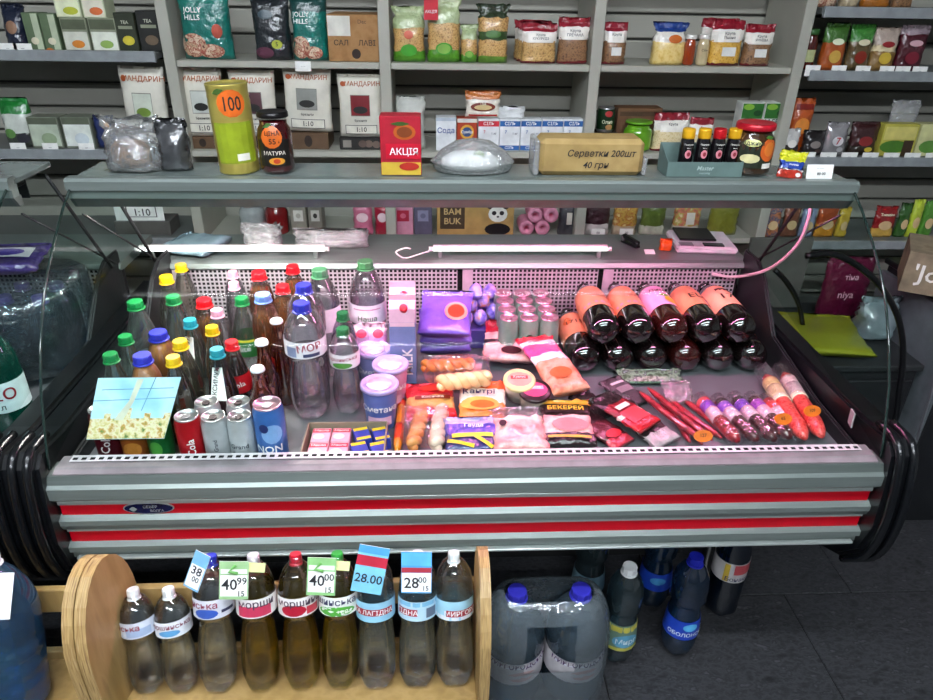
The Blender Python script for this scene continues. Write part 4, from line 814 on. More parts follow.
BT('small water bottle with pale pink cap, the front one by the rear panel', 233, 280, .22, STRAIGHT, .028, PNK, '#f6eef2', .7, group=BG)
BT('dark cola bottle with red cap and red label', 231, 339, .20, SODA, .03, REDC, C('#1c0c0a', .1, coat=1, name='cola'), .8, rband('#b5121e', ('Cola', .2, 0, .6, '#ffffff', .2), z0=.38, z1=.6), group=BG)
BT('clear lemonade bottle with green cap and green label', 241, 295, .22, SODA, .036, GRN, '#e8f0ea', .75, rband('#2f7a3a', ('lite', .1, 0, .6, '#ffffff', .12), z0=.3, z1=.52, art=[('rect', 0, .42, 2.4, .12, '#c9c83a')]), group=BG)
BT('amber drink with red cap by the rear panel', 258, 269, .25, JUICE, .033, REDC, AMB, .8, group=BG)
BT('amber drink with light blue cap in front of the red capped one', 262, 291, .25, JUICE, .034, '#6f8fd0', AMB, .78, group=BG)
BT('amber drink with red cap, rearmost at the rear panel', 292, 263, .25, JUICE, .03, REDC, AMB, .8, group=BG)
BT('amber drink with red cap right of the light blue cap', 282, 283, .22, JUICE, .03, REDC, AMB, .8, group=BG)
WG = 'tall water bottles in the middle of the bottles'
BT('large clear water bottle with dark green cap behind the blue capped ones', 319, 266, .29, STRAIGHT, .044, '#3f7a52', '#f7eef3', .72, rband(C('#e9dfe6', .4, name='label_paper'), ('Вода', 0, .1, .4, '#6a7a6a'), z0=.45, z1=.66, art=[('disc', -.6, 0, .3, .3, '#8a3a5a')]), group=WG)
BT('large water bottle with blue cap, the rear one of two', 303, 282, .29, WATER, .044, BLU, '#f7eef3', .75, group=WG)
BT('large water bottle with blue cap and white label in front', 301, 300, .29, WATER, .045, BLU, '#f9f1f6', .76, rband('#ece6ec', ('МОР', .45, .15, .52, '#a03a4a', .12), z0=.585, z1=.72, art=[('rect', -.45, -.12, .55, .6, '#8a90b0'), ('rect', .55, -.3, .8, .2, '#3a3f60')]), group=WG)
BT('small water bottle with green cap, the rear one of two', 337, 310, .22, STRAIGHT, .031, '#1f6a3c', '#f7eef3', .75, group=WG, dx=.012)
BT('small water bottle with green cap, berry and leaf label', 337, 326, .22, WATER, .033, '#1f6a3c', '#f9f1f6', .75, rband('#f0e6ea', ('Моршинська', 0, .2, .38, '#a03a5a', .05), z0=.58, z1=.74, art=[('disc', .1, -.25, 1.4, .4, '#4f8a3a')]), group=WG, dx=.012)
BT('large clear water bottle with green cap standing at the rear panel', 365, 258, .29, STRAIGHT, .046, '#3a7a4a', '#fbeef6', .66, rband(C('#eadbe6', .4, name='label_paper'), ('Наша', .0, -.2, .4, '#4a6a4a'), z0=.44, z1=.62, art=[('rect', 0, .3, 1.6, .1, '#c98aa8')]), group=WG, name='water_bottle')
GG = 'glass bottles with white crown caps'
GLB = CLEAR('#d8a868', gloss=.25, rough=.02, name='brown_glass')
for t, px, py, h in (('brown glass bottle with white crown cap, tallest and furthest back', 276, 318, .22), ('brown glass bottle with white crown cap, middle one', 261, 339, .22), ('small glass bottle with white crown cap behind the blue can', 257, 366, .20)):
    o_ = BT(t, px, py, h, BEER, .029, '#e8e6ea', LIQ('#c8823a', 1.2, .2, .16), .7, group=GG, pet=GLB, petal=False, capstyle='crown', name='glass_bottle')
    decal(o_, 'print', lambda x, z, o=0: (x, z, h*.965+.0055), 'disc', 0, 0, .012, .009, INK)
# milk pouches behind the cups
for i, (px, py) in enumerate(((362, 318), (379, 313))):
    p = onz(px, py, DZ+.15); p.y = 1.545; p.x -= .004
    pouch('milk_pouch', ('stand up milk pouch with pink top and violet bottom, left one', 'stand up milk pouch with pink top and violet bottom, right one')[i], (p.x, p.y, DZ), .052, .15, .042, [(.62, '#6a64a8'), (.8, '#c99ac4'), (1, '#e8b6c8')], 'milk pouches', art=[('disc', .1, .85, .5, .14, '#c43a5a')], cat='pouch')
FOIL = MULTI('foil', ['#e0a8c8', '#f4dcea', '#e6bcd6', '#ffffff'], 14, .25, 2, name='foil')
for i, (px, py, t) in enumerate([(373, 347, 'sour cream cup with pink lid, rearmost of three'), (390, 362, 'sour cream cup with pink lid by the milk carton'), (379, 382, 'sour cream cup with pink lid at the front beside the tray')]):
    p = onz(px, py, DZ+.115); r = .041
    o_ = tag(link('cream_cup', lathe([(r*.78, 0), (r*.8, .003), (r*.95, .092), (r*.97, .1)], 24, C(('#8a86c0', '#c98ab0', '#5a6ab0')[i], .35, name='cup_print'), name='cream_cup'), None, (p.x, p.y+.008, DZ)), t, 'cup', 'sour cream cups')
    link('lid', lathe([(r*1.0, 0), (r*1.06, .002), (r*1.06, .009), (r*1.0, .011), (r*.93, .011), (r*.91, .009), (0, .009)], 24, C('#b9a4d8', .3, name='lid_plastic')), o_, (0, 0, .098))
    link('foil_seal', lathe([(r*.72, 0), (r*.7, .003), (0, .004)], 9, FOIL), o_, (0, -.004, .107))
    text(o_, cyl(r*.9), 'Сметана', 0, .06, .02, C('#f4e8f0', .5, name='ink'), off=.003); decal(o_, 'print', cyl(r*.88), 'rect', 0, .03, .05, .022, C('#d8a8c4', .4, name='print'), 0, .004)
for i, (px, py, dy) in enumerate([(402, 300, 0), (402, 289, .01)]):
    p = onz(px, py, DZ+.235); w = .062
    mc = empty('milk_carton', (p.x, p.y+dy, DZ), ('blue grey milk carton with a red cap and upright lettering', 'milk carton with a red cap standing behind its twin')[i], 'carton', 'milk cartons')
    link('body', boxdata(w, .06, .19, C('#6f78a8', .4, name='carton'), .001), mc)
    link('gable', prism([(-.03, .19), (.03, .19), (.024, .222), (.006, .236), (-.006, .236), (-.024, .222)], -w/2, w/2, C('#d8a4bc', .4, name='carton')), mc)
    link('seal_fin', boxdata(w, .003, .014, C('#e3b4c8', .4, name='carton'), 0), mc, (0, 0, .236))
    link('cap', lathe([(.010, 0), (.010, .010), (.008, .012), (0, .012)], 14, C('#d0102a', .35, name='cap')), mc, (.004, -.018, .219), (math.radians(40), 0, 0))
    text(mc, flat(-.03), 'MILK', .012, .085, .034, C('#f0e0ea', .5, name='ink'), rot=math.pi/2); decal(mc, 'print', flat(-.03), 'rect', 0, .185, w*.95, .01, C('#e3b4c8', .4, name='print'))
# cans at the front left
CG = 'drink cans at the front of the counter'
def CN(label, px, py, r, h, body, texts=(), art=(), **k):
    p = onz(px, py, DZ+h); return can('drink_can', label, (p.x, max(p.y, 1.1525+r), DZ), r, h, body, texts, art, CG, rz=rnd.uniform(-.2, .2), **k)
CN('red can at the left of the front row, right of the blue reflection sheet', 186, 415, .0262, .125, '#b8121e', [('Cola', .5, .5, .8, '#f4e8e8', math.pi/2)], tab='#8a8a8e')
CN('silver and black can, second from the red can', 212, 417, .0262, .125, '#b9bcc0', [('Grand', .3, .55, .42, '#3a3a44', math.pi/2)], [('rect', 0, .15, 3.2, .3, '#1c1a18'), ('disc', -.4, .15, .7, .3, '#c9a01c')], tab='#2a2426')
CN('silver can with dark lettering between the black one and the blue one', 238, 417, .0262, .125, '#c4c8cc', [('Grand', 0, .52, .55, '#3a3f4a'), ('Force', 0, .38, .5, '#3a3f4a')], [('rect', 0, .1, 3.2, .2, '#1c1a18'), ('disc', 0, .12, .7, .22, '#c9b01c')], tab='#2a2426')
CN('tall blue can with white lettering at the right end of the front row', 266, 405, .031, .15, '#3f6fb8', [('NON', 0, .38, .75, '#f4f4f8'), ('STOP', 0, .24, .75, '#f4f4f8')], [('disc', .3, .62, 1.4, .3, '#7fa8dc'), ('disc', -.2, .72, .6, .14, '#1f2f6a'), ('disc', .1, .08, 1.2, .12, '#c46aa8')], lidcol='#e0b8c4')
CN('silver can with dark tab, left one of the second row', 206, 401, .0262, .125, '#b4b8bc', tab='#2a2426')
CN('silver can with red tinted side, right one of the second row', 238, 401, .0262, .125, '#b8aeb0', tab='#2a2426', art=[('rect', 1.0, .6, .6, .3, '#b8405a')])
# cans and reflection sheet at the left front
CN('dark red can with white script under the blue reflection sheet', 100, 408, .0262, .125, '#5a1420', [('Cola', .2, .42, .9, '#f0e0e0', math.pi/2-.2)])
CN('blue and orange can under the blue reflection sheet', 126, 408, .0262, .125, '#b8622a', art=[('disc', 0, .75, 1.8, .3, '#2a3f9a'), ('disc', 0, .3, 1.4, .3, '#d98a3a')])
CN('green can under the blue reflection sheet', 153, 407, .0262, .125, '#1f7a3c', art=[('disc', 0, .3, 1.0, .3, '#58b04a')])
SKYC = MULTI('skyreflection', ['#8ec9e6', '#a8daf0', '#c4e8f4', '#9ad2ea'], 12, .35, 3, coat=.6, name='reflected_sky'); FLW = MULTI('flowerreflection', ['#5a7a3a', '#d9c98a', '#e8e0c0', '#c99a4a', '#3f8a4a'], 70, .35, 3, coat=.6, name='reflected_flowers')  # sky and flowers reflected in the front glass, painted onto a sheet
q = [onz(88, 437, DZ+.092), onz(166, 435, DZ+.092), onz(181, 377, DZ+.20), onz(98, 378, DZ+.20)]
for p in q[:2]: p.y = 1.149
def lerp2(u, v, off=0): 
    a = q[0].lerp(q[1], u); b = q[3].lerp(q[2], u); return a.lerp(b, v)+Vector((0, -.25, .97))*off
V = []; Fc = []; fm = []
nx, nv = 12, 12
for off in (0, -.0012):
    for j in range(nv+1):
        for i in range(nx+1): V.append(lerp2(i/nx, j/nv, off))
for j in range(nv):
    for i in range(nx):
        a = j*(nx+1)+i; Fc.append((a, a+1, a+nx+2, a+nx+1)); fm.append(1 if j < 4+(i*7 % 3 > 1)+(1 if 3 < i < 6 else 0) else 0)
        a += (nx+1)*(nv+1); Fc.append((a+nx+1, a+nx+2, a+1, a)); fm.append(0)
cd_ = tag(link('reflection_sheet', data('reflection_sheet', V, Fc, [SKYC, FLW], fm)), 'glossy sheet painted as a glass reflection of blue sky and flowers across the cans', 'card')
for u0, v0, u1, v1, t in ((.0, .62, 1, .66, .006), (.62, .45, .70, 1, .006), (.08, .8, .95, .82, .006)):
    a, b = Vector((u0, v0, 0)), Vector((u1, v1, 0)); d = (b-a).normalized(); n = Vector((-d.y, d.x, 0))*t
    pts = [lerp2(*(p.xy), .0008) for p in (a+n, b+n, b-n, a-n)]; link('reflection_line', data('reflection_line', pts, [(0, 1, 2, 3)], C('#5f97b4', .4, name='print')), cd_)
link('reflection_tower', data('reflection_tower', [lerp2(*p, .0009) for p in ((.30, .3), (.42, .3), (.50, .60), (.56, .97), (.48, .97), (.44, .62))], [(0, 1, 2, 5), (5, 2, 3, 4)], C('#cfd0bc', .4, name='print')), cd_)
WRAP = CLEAR('#fffafc', gloss=.10, rough=.08, haze=.012, crinkle=.6, name='thin_wrap', scale=35)
PINKF = CLEAR('#fff4f8', gloss=.24, rough=.1, haze=.05, crinkle=1, name='clear_wrap', scale=60)
# ---------------------------------------------------------------- packed food in the counter
def lie(label, px, py, w, l, d, zones, zo=0, tilt=0, rz=0, name='food_pack', dy=0, **k):
    """a soft pack lying on the deck, its lower edge at the photograph's px,py, printed side up"""
    p = onz(px, py, DZ+zo+d/2); t = math.radians(tilt); w *= 1.14; l *= 1.12; p.y = max(p.y, 1.172)
    return pouch(name, label, (p.x, p.y+dy, DZ+zo+d/2+.0035), w, l, d, zones, rot=(-math.pi/2+t, 0, math.radians(rz)), **k)
def sausage(label, a, b, r, mat, bands=(), zo=0, name='sausage', group=None, cat='sausage', ends=True, bend=0, zb=None, wrap=None):
    """a long sausage lying from the far point a to the near point b; bands = (from, to, colour) along it"""
    zf = 1.27 if wrap else 1.1; A = onz(*a, DZ+zo+r*zf); Bv = onz(*b, DZ+(zb if zb is not None else zo)+r*zf); Bv.y = max(Bv.y, 1.168); n = 14; side = Vector((0, 0, 1)).cross(Bv-A).normalized()
    pts = [A.lerp(Bv, i/n)+side*bend*math.sin(math.pi*i/n) for i in range(n+1)]; org = A
    tp = [.35, .8]+[1+.04*math.sin(i*2.3) for i in range(n-3)]+[.8, .35]
    o = tag(link(name, tube([p-org for p in pts], r, mat, 12, name, tp), None, org), label, cat, group)
    for f0, f1, col in bands:
        q = [A.lerp(Bv, f0+(f1-f0)*i/4)+side*bend*math.sin(math.pi*(f0+(f1-f0)*i/4))-org for i in range(5)]
        link('band', tube(q, r*1.06, C(col, .35, name='band') if isinstance(col, str) else col, 12), o)
    if wrap:
        q = [A.lerp(Bv, wrap[0]+(wrap[1]-wrap[0])*i/8)-org for i in range(9)]
        link('film_wrap', tube(q, r*1.15, WRAP, 10, 'film_wrap', [1.08, 1.05, 1, 1, 1, 1, 1, 1.02, 1.06]), o)
    return o
def braid(label, a, b, r, cols, zo, group=None):
    A, Bv = onz(*a, DZ+zo+r*1.08), onz(*b, DZ+zo+r*1.08); Bv.y = max(Bv.y, 1.168); d = (Bv-A).normalized(); s = Vector((0, 0, 1)).cross(d).normalized(); u = d.cross(s)
    o = empty('cheese_braid', A, label, 'cheese', group); n = 30
    for k in range(2):
        pts = [(A.lerp(Bv, i/n)-A)+s*(r*.42*math.cos(i*.62+k*math.pi))+u*(r*.42*math.sin(i*.62+k*math.pi)) for i in range(n+1)]
        link('strand', tube(pts, r*.62, C(cols[k], .35, coat=.5, bump=.3, name='cheese'), 8, 'strand', [.5, .8]+[1]*(n-3)+[.8, .5]), o)
    return o
def oval_tag(label, px, py, zo, s, w=.042, h=.026, rz=0):
    p = onz(px, py, DZ+zo); K = 20; o = tag(link('price_tag', None, None, p, (math.radians(-35)+math.pi/2, 0, rz)), label, 'price tag', 'orange oval price tags')
    v = [(w/2*math.cos(2*math.pi*j/K), h/2*math.sin(2*math.pi*j/K), z) for z in (0, .0012) for j in range(K)]
    link('plate', data('plate', v, ringfaces(2, K)+[tuple(range(K, 2*K)), tuple(reversed(range(K)))], C('#e8701c', .4, name='sticker')), o)
    text(o, lambda x, z, of=0: (x, z, .0018), s, 0, .001, .010, INK); return o
# cardboard tray with butter and cheese
p0, p1 = onz(305, 455, DZ), onz(386, 452, DZ); ty0, ty1 = 1.158, 1.272
tx0, tx1 = onz(306, 450, DZ+.01).x, onz(386, 450, DZ+.01).x
ct = empty('cardboard_tray', ((tx0+tx1)/2, (ty0+ty1)/2, DZ), 'open grey brown cardboard tray with small packs inside', 'tray'); CB_ = C('#8a7a68', .7, name='cardboard'); hw, hd = (tx1-tx0)/2, (ty1-ty0)/2
link('base', boxdata(2*hw, 2*hd, .002, CB_, 0), ct)
for s in (-1, 1):
    link('side_wall', boxdata(.003, 2*hd, .042, CB_, 0), ct, (s*hw, 0, 0)); link('end_wall', boxdata(2*hw, .003, .042, CB_, 0), ct, (0, s*hd, 0))
k = 0
for j in range(2):
    for i in range(2):
        box('butter_pack', 'pink butter pack in the cardboard tray, %s one' % ('front left', 'front right', 'rear left', 'rear right')[k], (tx0+.030+i*.043, ty0+.030+j*.054, DZ+.0026), .040, .050, .028, '#e8a8b8', 'butter packs in the tray', cat='butter', topart=[('rect', 0, .28, .95, .28, '#b81c3a'), ('disc', -.1, -.15, .6, .4, '#f4dfd8')], toptexts=[('Масло', 0, .28, .2, '#fff4f0')])
        box('cheese_pack', 'blue and yellow cheese pack in the cardboard tray, %s one' % ('front left', 'front right', 'rear left', 'rear right')[k], (tx0+.118+i*.040, ty0+.030+j*.054, DZ+.0026), .034, .047, .030, '#2a3a9a', 'cheese packs in the tray', cat='cheese', rot=(0, 0, .3), topart=[('rect', .0, .35, .9, .22, '#d9b81c'), ('rect', 0, -.38, .9, .2, '#d9b81c')]); k += 1
SALM = MULTI('salmon', ['#c8503a', '#e88a6a', '#f0a890', '#d8644a'], 25, .35, 4, coat=.6, name='meat'); HAM = MULTI('ham', ['#c86a70', '#e8a0a0', '#f4c4bc', '#d88080'], 25, .35, 4, coat=.6, name='meat')
REDM = MULTI('dried', ['#5a0c14', '#8a1822', '#b0303a', '#701018'], 60, .3, 4, (1, 1, 1), coat=.7, name='meat'); DARKM = MULTI('darksalami', ['#1c0a0c', '#3a1418', '#5a2428', '#240c10'], 60, .3, 4, coat=.8, name='meat')
sausage('orange smoked cheese stick beside the cardboard tray', (402, 402), (397, 452), .010, C('#d9821c', .3, coat=.6, name='cheese'), [(.0, .12, '#c93a1c'), (.5, .8, '#d8401c')], name='cheese_stick', cat='cheese')
BRG = 'braided cheese sticks'
braid('yellow braided cheese beside the orange stick, at the front', (424, 408), (412, 447), .018, ('#d88a4a', '#e09a5a'), 0, BRG)
braid('white braided cheese at the front next to the yellow one', (442, 408), (436, 447), .019, ('#e4c8b0', '#ecd4bc'), 0, BRG)
lie('red cheese packet lying behind the front braids', 432, 420, .105, .115, .022, [(.2, '#c8141e'), (.55, '#e6a05a'), (1, '#c8141e')], tilt=8, rz=4, art=[('disc', .05, .78, .5, .22, '#d83a2a'), ('rect', .05, .48, .7, .1, '#8a2a1a')], texts=[('Косичка', .05, .48, .1, '#fff0e0')])
lie('white and orange cheese packet with large dark lettering', 482, 428, .10, .14, .025, [(.45, '#e8843a'), (.8, '#f4e0d4'), (1, '#e06a2a')], tilt=10, rz=-4, art=[('disc', -.05, .4, .8, .3, '#f0a04a'), ('disc', 0, .38, .5, .18, '#d8641c'), ('rect', -.1, .88, .5, .08, '#b8203a')], texts=[('Кантрі', -.08, .66, .16, '#3a2a5a')])
lie('blue and yellow cheese packet at the front edge', 472, 452, .105, .085, .02, [(.45, '#2a2f6a'), (.8, '#3a3aa8'), (1, '#b8a8d8')], zo=.0, tilt=14, dy=-.004, art=[('rect', .02, .40, .75, .12, '#e0c81c', .04), ('rect', -.2, .16, .5, .1, '#d8c01c', -.3), ('rect', .22, .2, .4, .1, '#d8c01c', -.7)], texts=[('Гауда', .05, .68, .16, '#f0e8f4')])
braid('orange braided cheese lying crosswise above the red packet', (422, 366), (474, 364), .017, ('#e88a3a', '#e0782a'), .05, BRG)
braid('pale braided cheese lying crosswise in front of the orange one', (438, 383), (490, 378), .021, ('#e8b884', '#ecc494'), .045, BRG)
box('paper_pack', 'pale paper pack under the crosswise braids', (onz(458, 378, DZ+.03).x, onz(458, 378, DZ+.03).y+.02, DZ), .12, .06, .042, '#d8a8a0', cat='pack')
for t, px, py, w_, l_, zo_ in (('clear bag around the two upright cheese braids', 425, 452, .095, .115, .0), ('clear bag around the two crosswise cheese braids', 458, 389, .145, .085, .04)):
    p = onz(px, py, DZ+zo_); pouch('clear_bag', t, (p.x, max(p.y, 1.165), DZ+zo_+.036), w_*1.12, l_*1.12, .064, [(1, WRAP)], cat='bag', rot=(-math.pi/2, 0, 0), crumple=.006, seal=.1)
# chocolate bags
for i, (px, py, zo, t, rz_) in enumerate([(446, 352, .028, 'violet chocolate bag lowest of the three', 2), (446, 347, .062, 'violet chocolate bag in the middle of the three', -3), (444, 343, .10, 'violet chocolate bag on top with a round orange picture', -6)]):
    lie(t, px, py, .118, .13, .030, [(1, C('#7a5ac8', .3, coat=.6, bump=.3, name='pouch_film'))], zo=zo, tilt=24, rz=rz_, name='chocolate_bag', group='violet chocolate bags', dy=.02*i, cat='bag', seal=.08,
        art=[('disc', .2, .45, .44, .44, '#e89a8a'), ('disc', .2, .45, .32, .32, '#c8402a')] if i == 2 else (), texts=[('MILK', -.1, .86, .16, '#f4e8f8')] if i == 2 else ())
p = onz(446, 352, DZ); box('display_box', 'plain box under the violet chocolate bags', (p.x, p.y+.055, DZ), .11, .09, .026, '#5a4a8a', cat='box')
# foil wrapped sweets
FO = MULTI('violetfoil', ['#5a4ab8', '#8a7ae0', '#c0a8f0', '#e8a060', '#6a5ac8'], 40, .2, 3, coat=.8, name='foil')
k = 0
for px, py, zo in [(466, 318, 0), (480, 318, 0), (493, 312, 0), (474, 306, .0), (487, 302, 0), (470, 304, .042), (482, 300, .042), (500, 300, 0), (476, 292, .082), (490, 292, .042), (504, 290, .0)]:
    r = .021; zo += .062; p = onz(px, py, DZ+zo+r); p.y = min(p.y, 1.82)
    sw = tag(link('foil_sweet', lathe([(.0, 0), (.5*r, .12*r), (.86*r, .5*r), (r, r), (.9*r, 1.45*r), (.6*r, 1.9*r), (.2*r, 2.2*r), (0, 2.22*r)], 12, FO), None, (p.x, p.y, DZ+zo), (0, 0, k)), 'violet foil wrapped sweet %s of the heap beside the green cans' % ('at the front left corner', 'at the front middle', 'at the front right', 'second row left', 'in the middle', 'on top at the left', 'on top in the middle', 'at the right rear', 'at the very top', 'on top at the right', 'at the far right rear')[k], 'sweet', 'heap of violet foil sweets'); k += 1
p = onz(484, 318, DZ+.08); box('display_box', 'violet carton under the heap of foil sweets', (p.x+.004, 1.765, DZ), .105, .15, .058, '#4a3a8a', cat='box')
# slim can pack
GC = C('#8fa89a', .3, .4, name='can_paint'); k = 0
words_ = ('front', 'second', 'third', 'rear')
for j in range(4):
    for i in range(3):
        x = .197+i*.0535; y = 1.62+j*.0535
        can('slim_can', 'slim green can in the film wrapped block, %s of the %s row' % (('left', 'middle', 'right')[i], words_[j]), (x, y, DZ), .0262, .13, GC, [('UTT', 0, .5, .7, '#f0f4f0', math.pi/2)] if (i, j) == (1, 0) else (), [('disc', 0, .4, 1.3, .6, '#123a22')] if (i, j) == (1, 0) else (('rect', 0, .2, 2, .2, '#5f8a70'),), 'slim green cans in film', lidcol='#e8b4c8', tab='#d898b0')  # lid and tab colours carry the pink lamp light on the can tops
# dark bottles lying with their bases towards the glass
LB_ = 'dark bottles lying in two rows'
DRK = C('#0d0707', .06, coat=1, spec=.8, name='dark_pet'); BRN = C('#2a0a08', .06, coat=1, spec=.8, name='dark_pet')
DOME = [(.0, .0), (.3, .004), (.55, .016), (.75, .036), (.89, .066), (.97, .10), (1, .14), (1, .56), (.97, .59), (1, .62), (.95, .70), (.8, .79), (.55, .87), (.4, .905), (.36, .92), (.36, .955)]
def dark(label, x, z, col, txt, art=(), mat=None, y=1.525, rz=0, roll=0):
    b = rband(col, *[(t, .1, dz, s, '#3a1c18') for t, dz, s in txt], z0=.30, z1=.72, art=list(art))
    o = bottle('dark_bottle', label, (x, y, z), DOME, .0425, .305, '#0c0a0a', None, 0, b, opaque=mat or DRK, group=LB_, K=28, petal=False)
    o.rotation_mode = 'QUATERNION'; o.rotation_quaternion = Matrix.Rotation(rz, 3, 'Z').to_quaternion() @ Matrix.Rotation(-math.pi/2, 3, 'X').to_quaternion() @ Matrix.Rotation(roll, 3, 'Z').to_quaternion()
    return o
PEACH = '#d98a66'
zl = DZ+.0442; zu = zl+.0778
XU = onz(606, 333, zu).x; XL = XU-.0442
for i, (px, t) in enumerate([(584, 'leftmost'), (623, 'second from the left'), (660, 'third from the left'), (698, 'fourth from the left'), (733, 'fifth from the left'), (769, 'rightmost')]):
    x = XL+i*.0885
    dark('dark bottle in the lower row, '+t, x, zl, PEACH if i != 3 else '#e8902a', [('1715', 0, .6)], mat=BRN if i == 3 else DRK, roll=-.3, art=[('disc', -.3, .1, .6, .3, '#c8602a')] if i in (0, 3) else ())
for i, t in enumerate(['leftmost', 'second from the left', 'third from the left, with pink label and orange fruit', 'fourth from the left', 'rightmost, with large number']):
    x = XU+i*.0885
    dark('dark bottle in the upper row, '+t, x, zu, (PEACH, PEACH, '#e8a0c8', PEACH, '#f0a888')[i], [[('КВАС', -.05, .5)], [('КВАС', -.05, .5)], [('Лимон', .2, .5)], [('ELO', -.08, .85)], [('1715', -.12, .95)]][i],
         art=([('rect', 0, -.36, 2.6, .08, '#b87aa0')], [('rect', 0, -.36, 2.6, .08, '#b87aa0')], [('disc', .5, -.25, 1.1, .35, '#f0a01c'), ('leaf', .1, -.05, .8, .14, '#5f8a2a')], [('rect', .6, -.3, .7, .2, '#6a6ac8')], [('rect', .1, .24, 1.7, .12, '#4a1c18')])[i], mat=BRN if i == 2 else DRK, y=1.53, roll=(.25, .2, .1, .3, .35)[i])
# cups, meat packs
for i, (px, py, zo, t) in enumerate([(519, 385, .012, 'round tub with a pale lid and pink spread picture'), (535, 398, .0, 'round tub with a black and pink lid half under the ham pack')]):
    p = onz(px, py, DZ+zo+.045); r = .037
    o_ = tag(link('spread_tub', lathe([(r*.8, 0), (r*.95, .038), (r*.97, .042)], 22, C('#f0d8c8', .35, name='tub')), None, (p.x, p.y+.01+.012*i, DZ+zo+.012), (math.radians(14), 0, 0)), t, 'tub', 'round spread tubs')
    link('lid', lathe([(r, 0), (r*1.04, .002), (r*1.04, .008), (r*.95, .010), (0, .010)], 22, C(('#d8c890', '#2a1218')[i], .3, name='lid_plastic')), o_, (0, 0, .042))
    decal(o_, 'print', topf(.052), 'disc', 0, 0, r*1.6, r*1.3, C(('#e89a8a', '#c83a6a')[i], .4, name='print')); decal(o_, 'print', topf(.0524), 'rect', 0, .006, r*1.1, r*.3, C(('#b83a3a', '#f0a8c0')[i], .4, name='print')); text(o_, topf(.0532), ('Хумус', 'Паста')[i], 0, .006, .010, WHT)
lie('red and black sliced meat packet at the rear', 508, 362, .12, .12, .02, [(.4, HAM), (.5, '#2a1418'), (.68, HAM), (1, '#a8142a')], zo=.02, tilt=22, rz=-8, crumple=.007, art=[('disc', .05, .2, .4, .2, '#3a0c14')], texts=[('СНЕКИ', 0, .84, .14, '#f0a8a0')])
p = onz(508, 362, DZ); box('display_box', 'low plain box under the red and black meat packet', (p.x, p.y+.06, DZ), .10, .08, .018, '#8a4a58', cat='box')
lie('long clear packet of turkey ham with pink and white label', 572, 393, .085, .20, .03, [(.5, SALM), (.62, C('#f0d8dc', .3, coat=.4, name='pouch_film')), (.82, '#e84a8a'), (.9, '#f0e0e4'), (1, '#d81c3a')], tilt=10, zo=.03, rz=18, crumple=.006, art=[('disc', -.05, .25, .6, .18, '#e0643a')], texts=[('ІНДИЧКА', 0, .86, .07, '#3a1420')])
lie('clear twisted bag of pink ham slices at the front', 522, 452, .105, .125, .035, [(.7, HAM), (1, PINKF)], tilt=6, crumple=.01, tuft=True, art=[('disc', -.3, .5, .14, .16, '#3a1c28')])
lie('black and gold sliced meat packet at the front', 570, 447, .105, .13, .018, [(.22, '#241418'), (.62, HAM), (.9, '#2a1a14'), (1, '#d8a83a')], tilt=10, rz=-3, art=[('rect', 0, .74, .8, .18, '#1c100e'), ('rect', 0, .90, .9, .07, '#c89a2a'), ('disc', .05, .38, .7, .3, '#d8787a'), ('rect', 0, .12, .8, .05, '#c8a02a')], texts=[('БЕКЕРЕЙ', 0, .75, .13, '#f0c030')])
lie('red pointed meat snack packet with black edge', 650, 428, .07, .13, .015, [(.35, '#c8202a'), (.45, '#f0e0d8'), (.7, '#8a1420'), (1, '#1c1012')], zo=.026, tilt=4, rz=38, art=[('rect', 0, .3, .7, .3, '#d8404a'), ('rect', 0, .55, .5, .1, '#f0d8d0')])
lie('black snack packet with white lettering among the thin sausages', 668, 444, .07, .16, .016, [(.2, '#b8a8ac'), (1, '#241c1e')], zo=.0, tilt=5, rz=30, crumple=.006, art=[('rect', .1, .5, .6, .06, '#e8d8dc')], texts=[('TOX', .05, .62, .16, '#f0e8ec', math.pi/2)])
lie('dark red snack packet at the front by the black and gold pack', 624, 446, .06, .15, .015, [(.15, '#c83a4a'), (.5, '#5a1c24'), (1, '#2a1014')], zo=0, tilt=4, rz=34, crumple=.006, art=[('disc', 0, .2, .6, .16, '#d82a34')])
lie('grey printed snack packet behind the red pointed one', 640, 405, .06, .10, .014, [(1, C('#4a3e44', .3, coat=.5, bump=.5, name='pouch_film'))], tilt=6, rz=30, crumple=.006, art=[('rect', 0, .5, .6, .2, '#8a7880'), ('rect', 0, .75, .6, .08, '#c8b4bc')])
lie('small dark snack packet right of the black and gold pack', 606, 418, .055, .09, .014, [(1, '#2c1a1e')], tilt=6, rz=30, crumple=.006, art=[('rect', 0, .55, .6, .16, '#a8404a')])
lie('green leafy printed strip in front of the dark bottles', 652, 384, .15, .045, .012, [(1, MULTI('leaves', ['#1c2a1c', '#3a5a3a', '#7a9a80', '#24382a', '#a8b8c0'], 60, .35, 4, coat=.5, name='printed_leaves'))], tilt=14, crumple=.004, seal=.1)
lie('empty clear bag lying behind the thin sausages', 681, 404, .062, .06, .014, [(1, PINKF)], tilt=20, crumple=.006)
TS = 'thin red smoked sausages'
for i, (a, b) in enumerate([((640, 392), (700, 438)), ((648, 388), (712, 440)), ((658, 396), (690, 442)), ((668, 398), (722, 438)), ((676, 404), (702, 444)), ((684, 400), (728, 436))]):
    sausage('thin red smoked sausage, %s in the front heap' % ('first', 'second', 'third', 'fourth', 'fifth', 'sixth')[i], a, b, .0072, REDM, zo=.018+.004*(i % 3) if i in (0, 1) else .001, group=TS, bend=.004*(i % 3-1))
SG = 'wrapped salami sticks with violet labels'
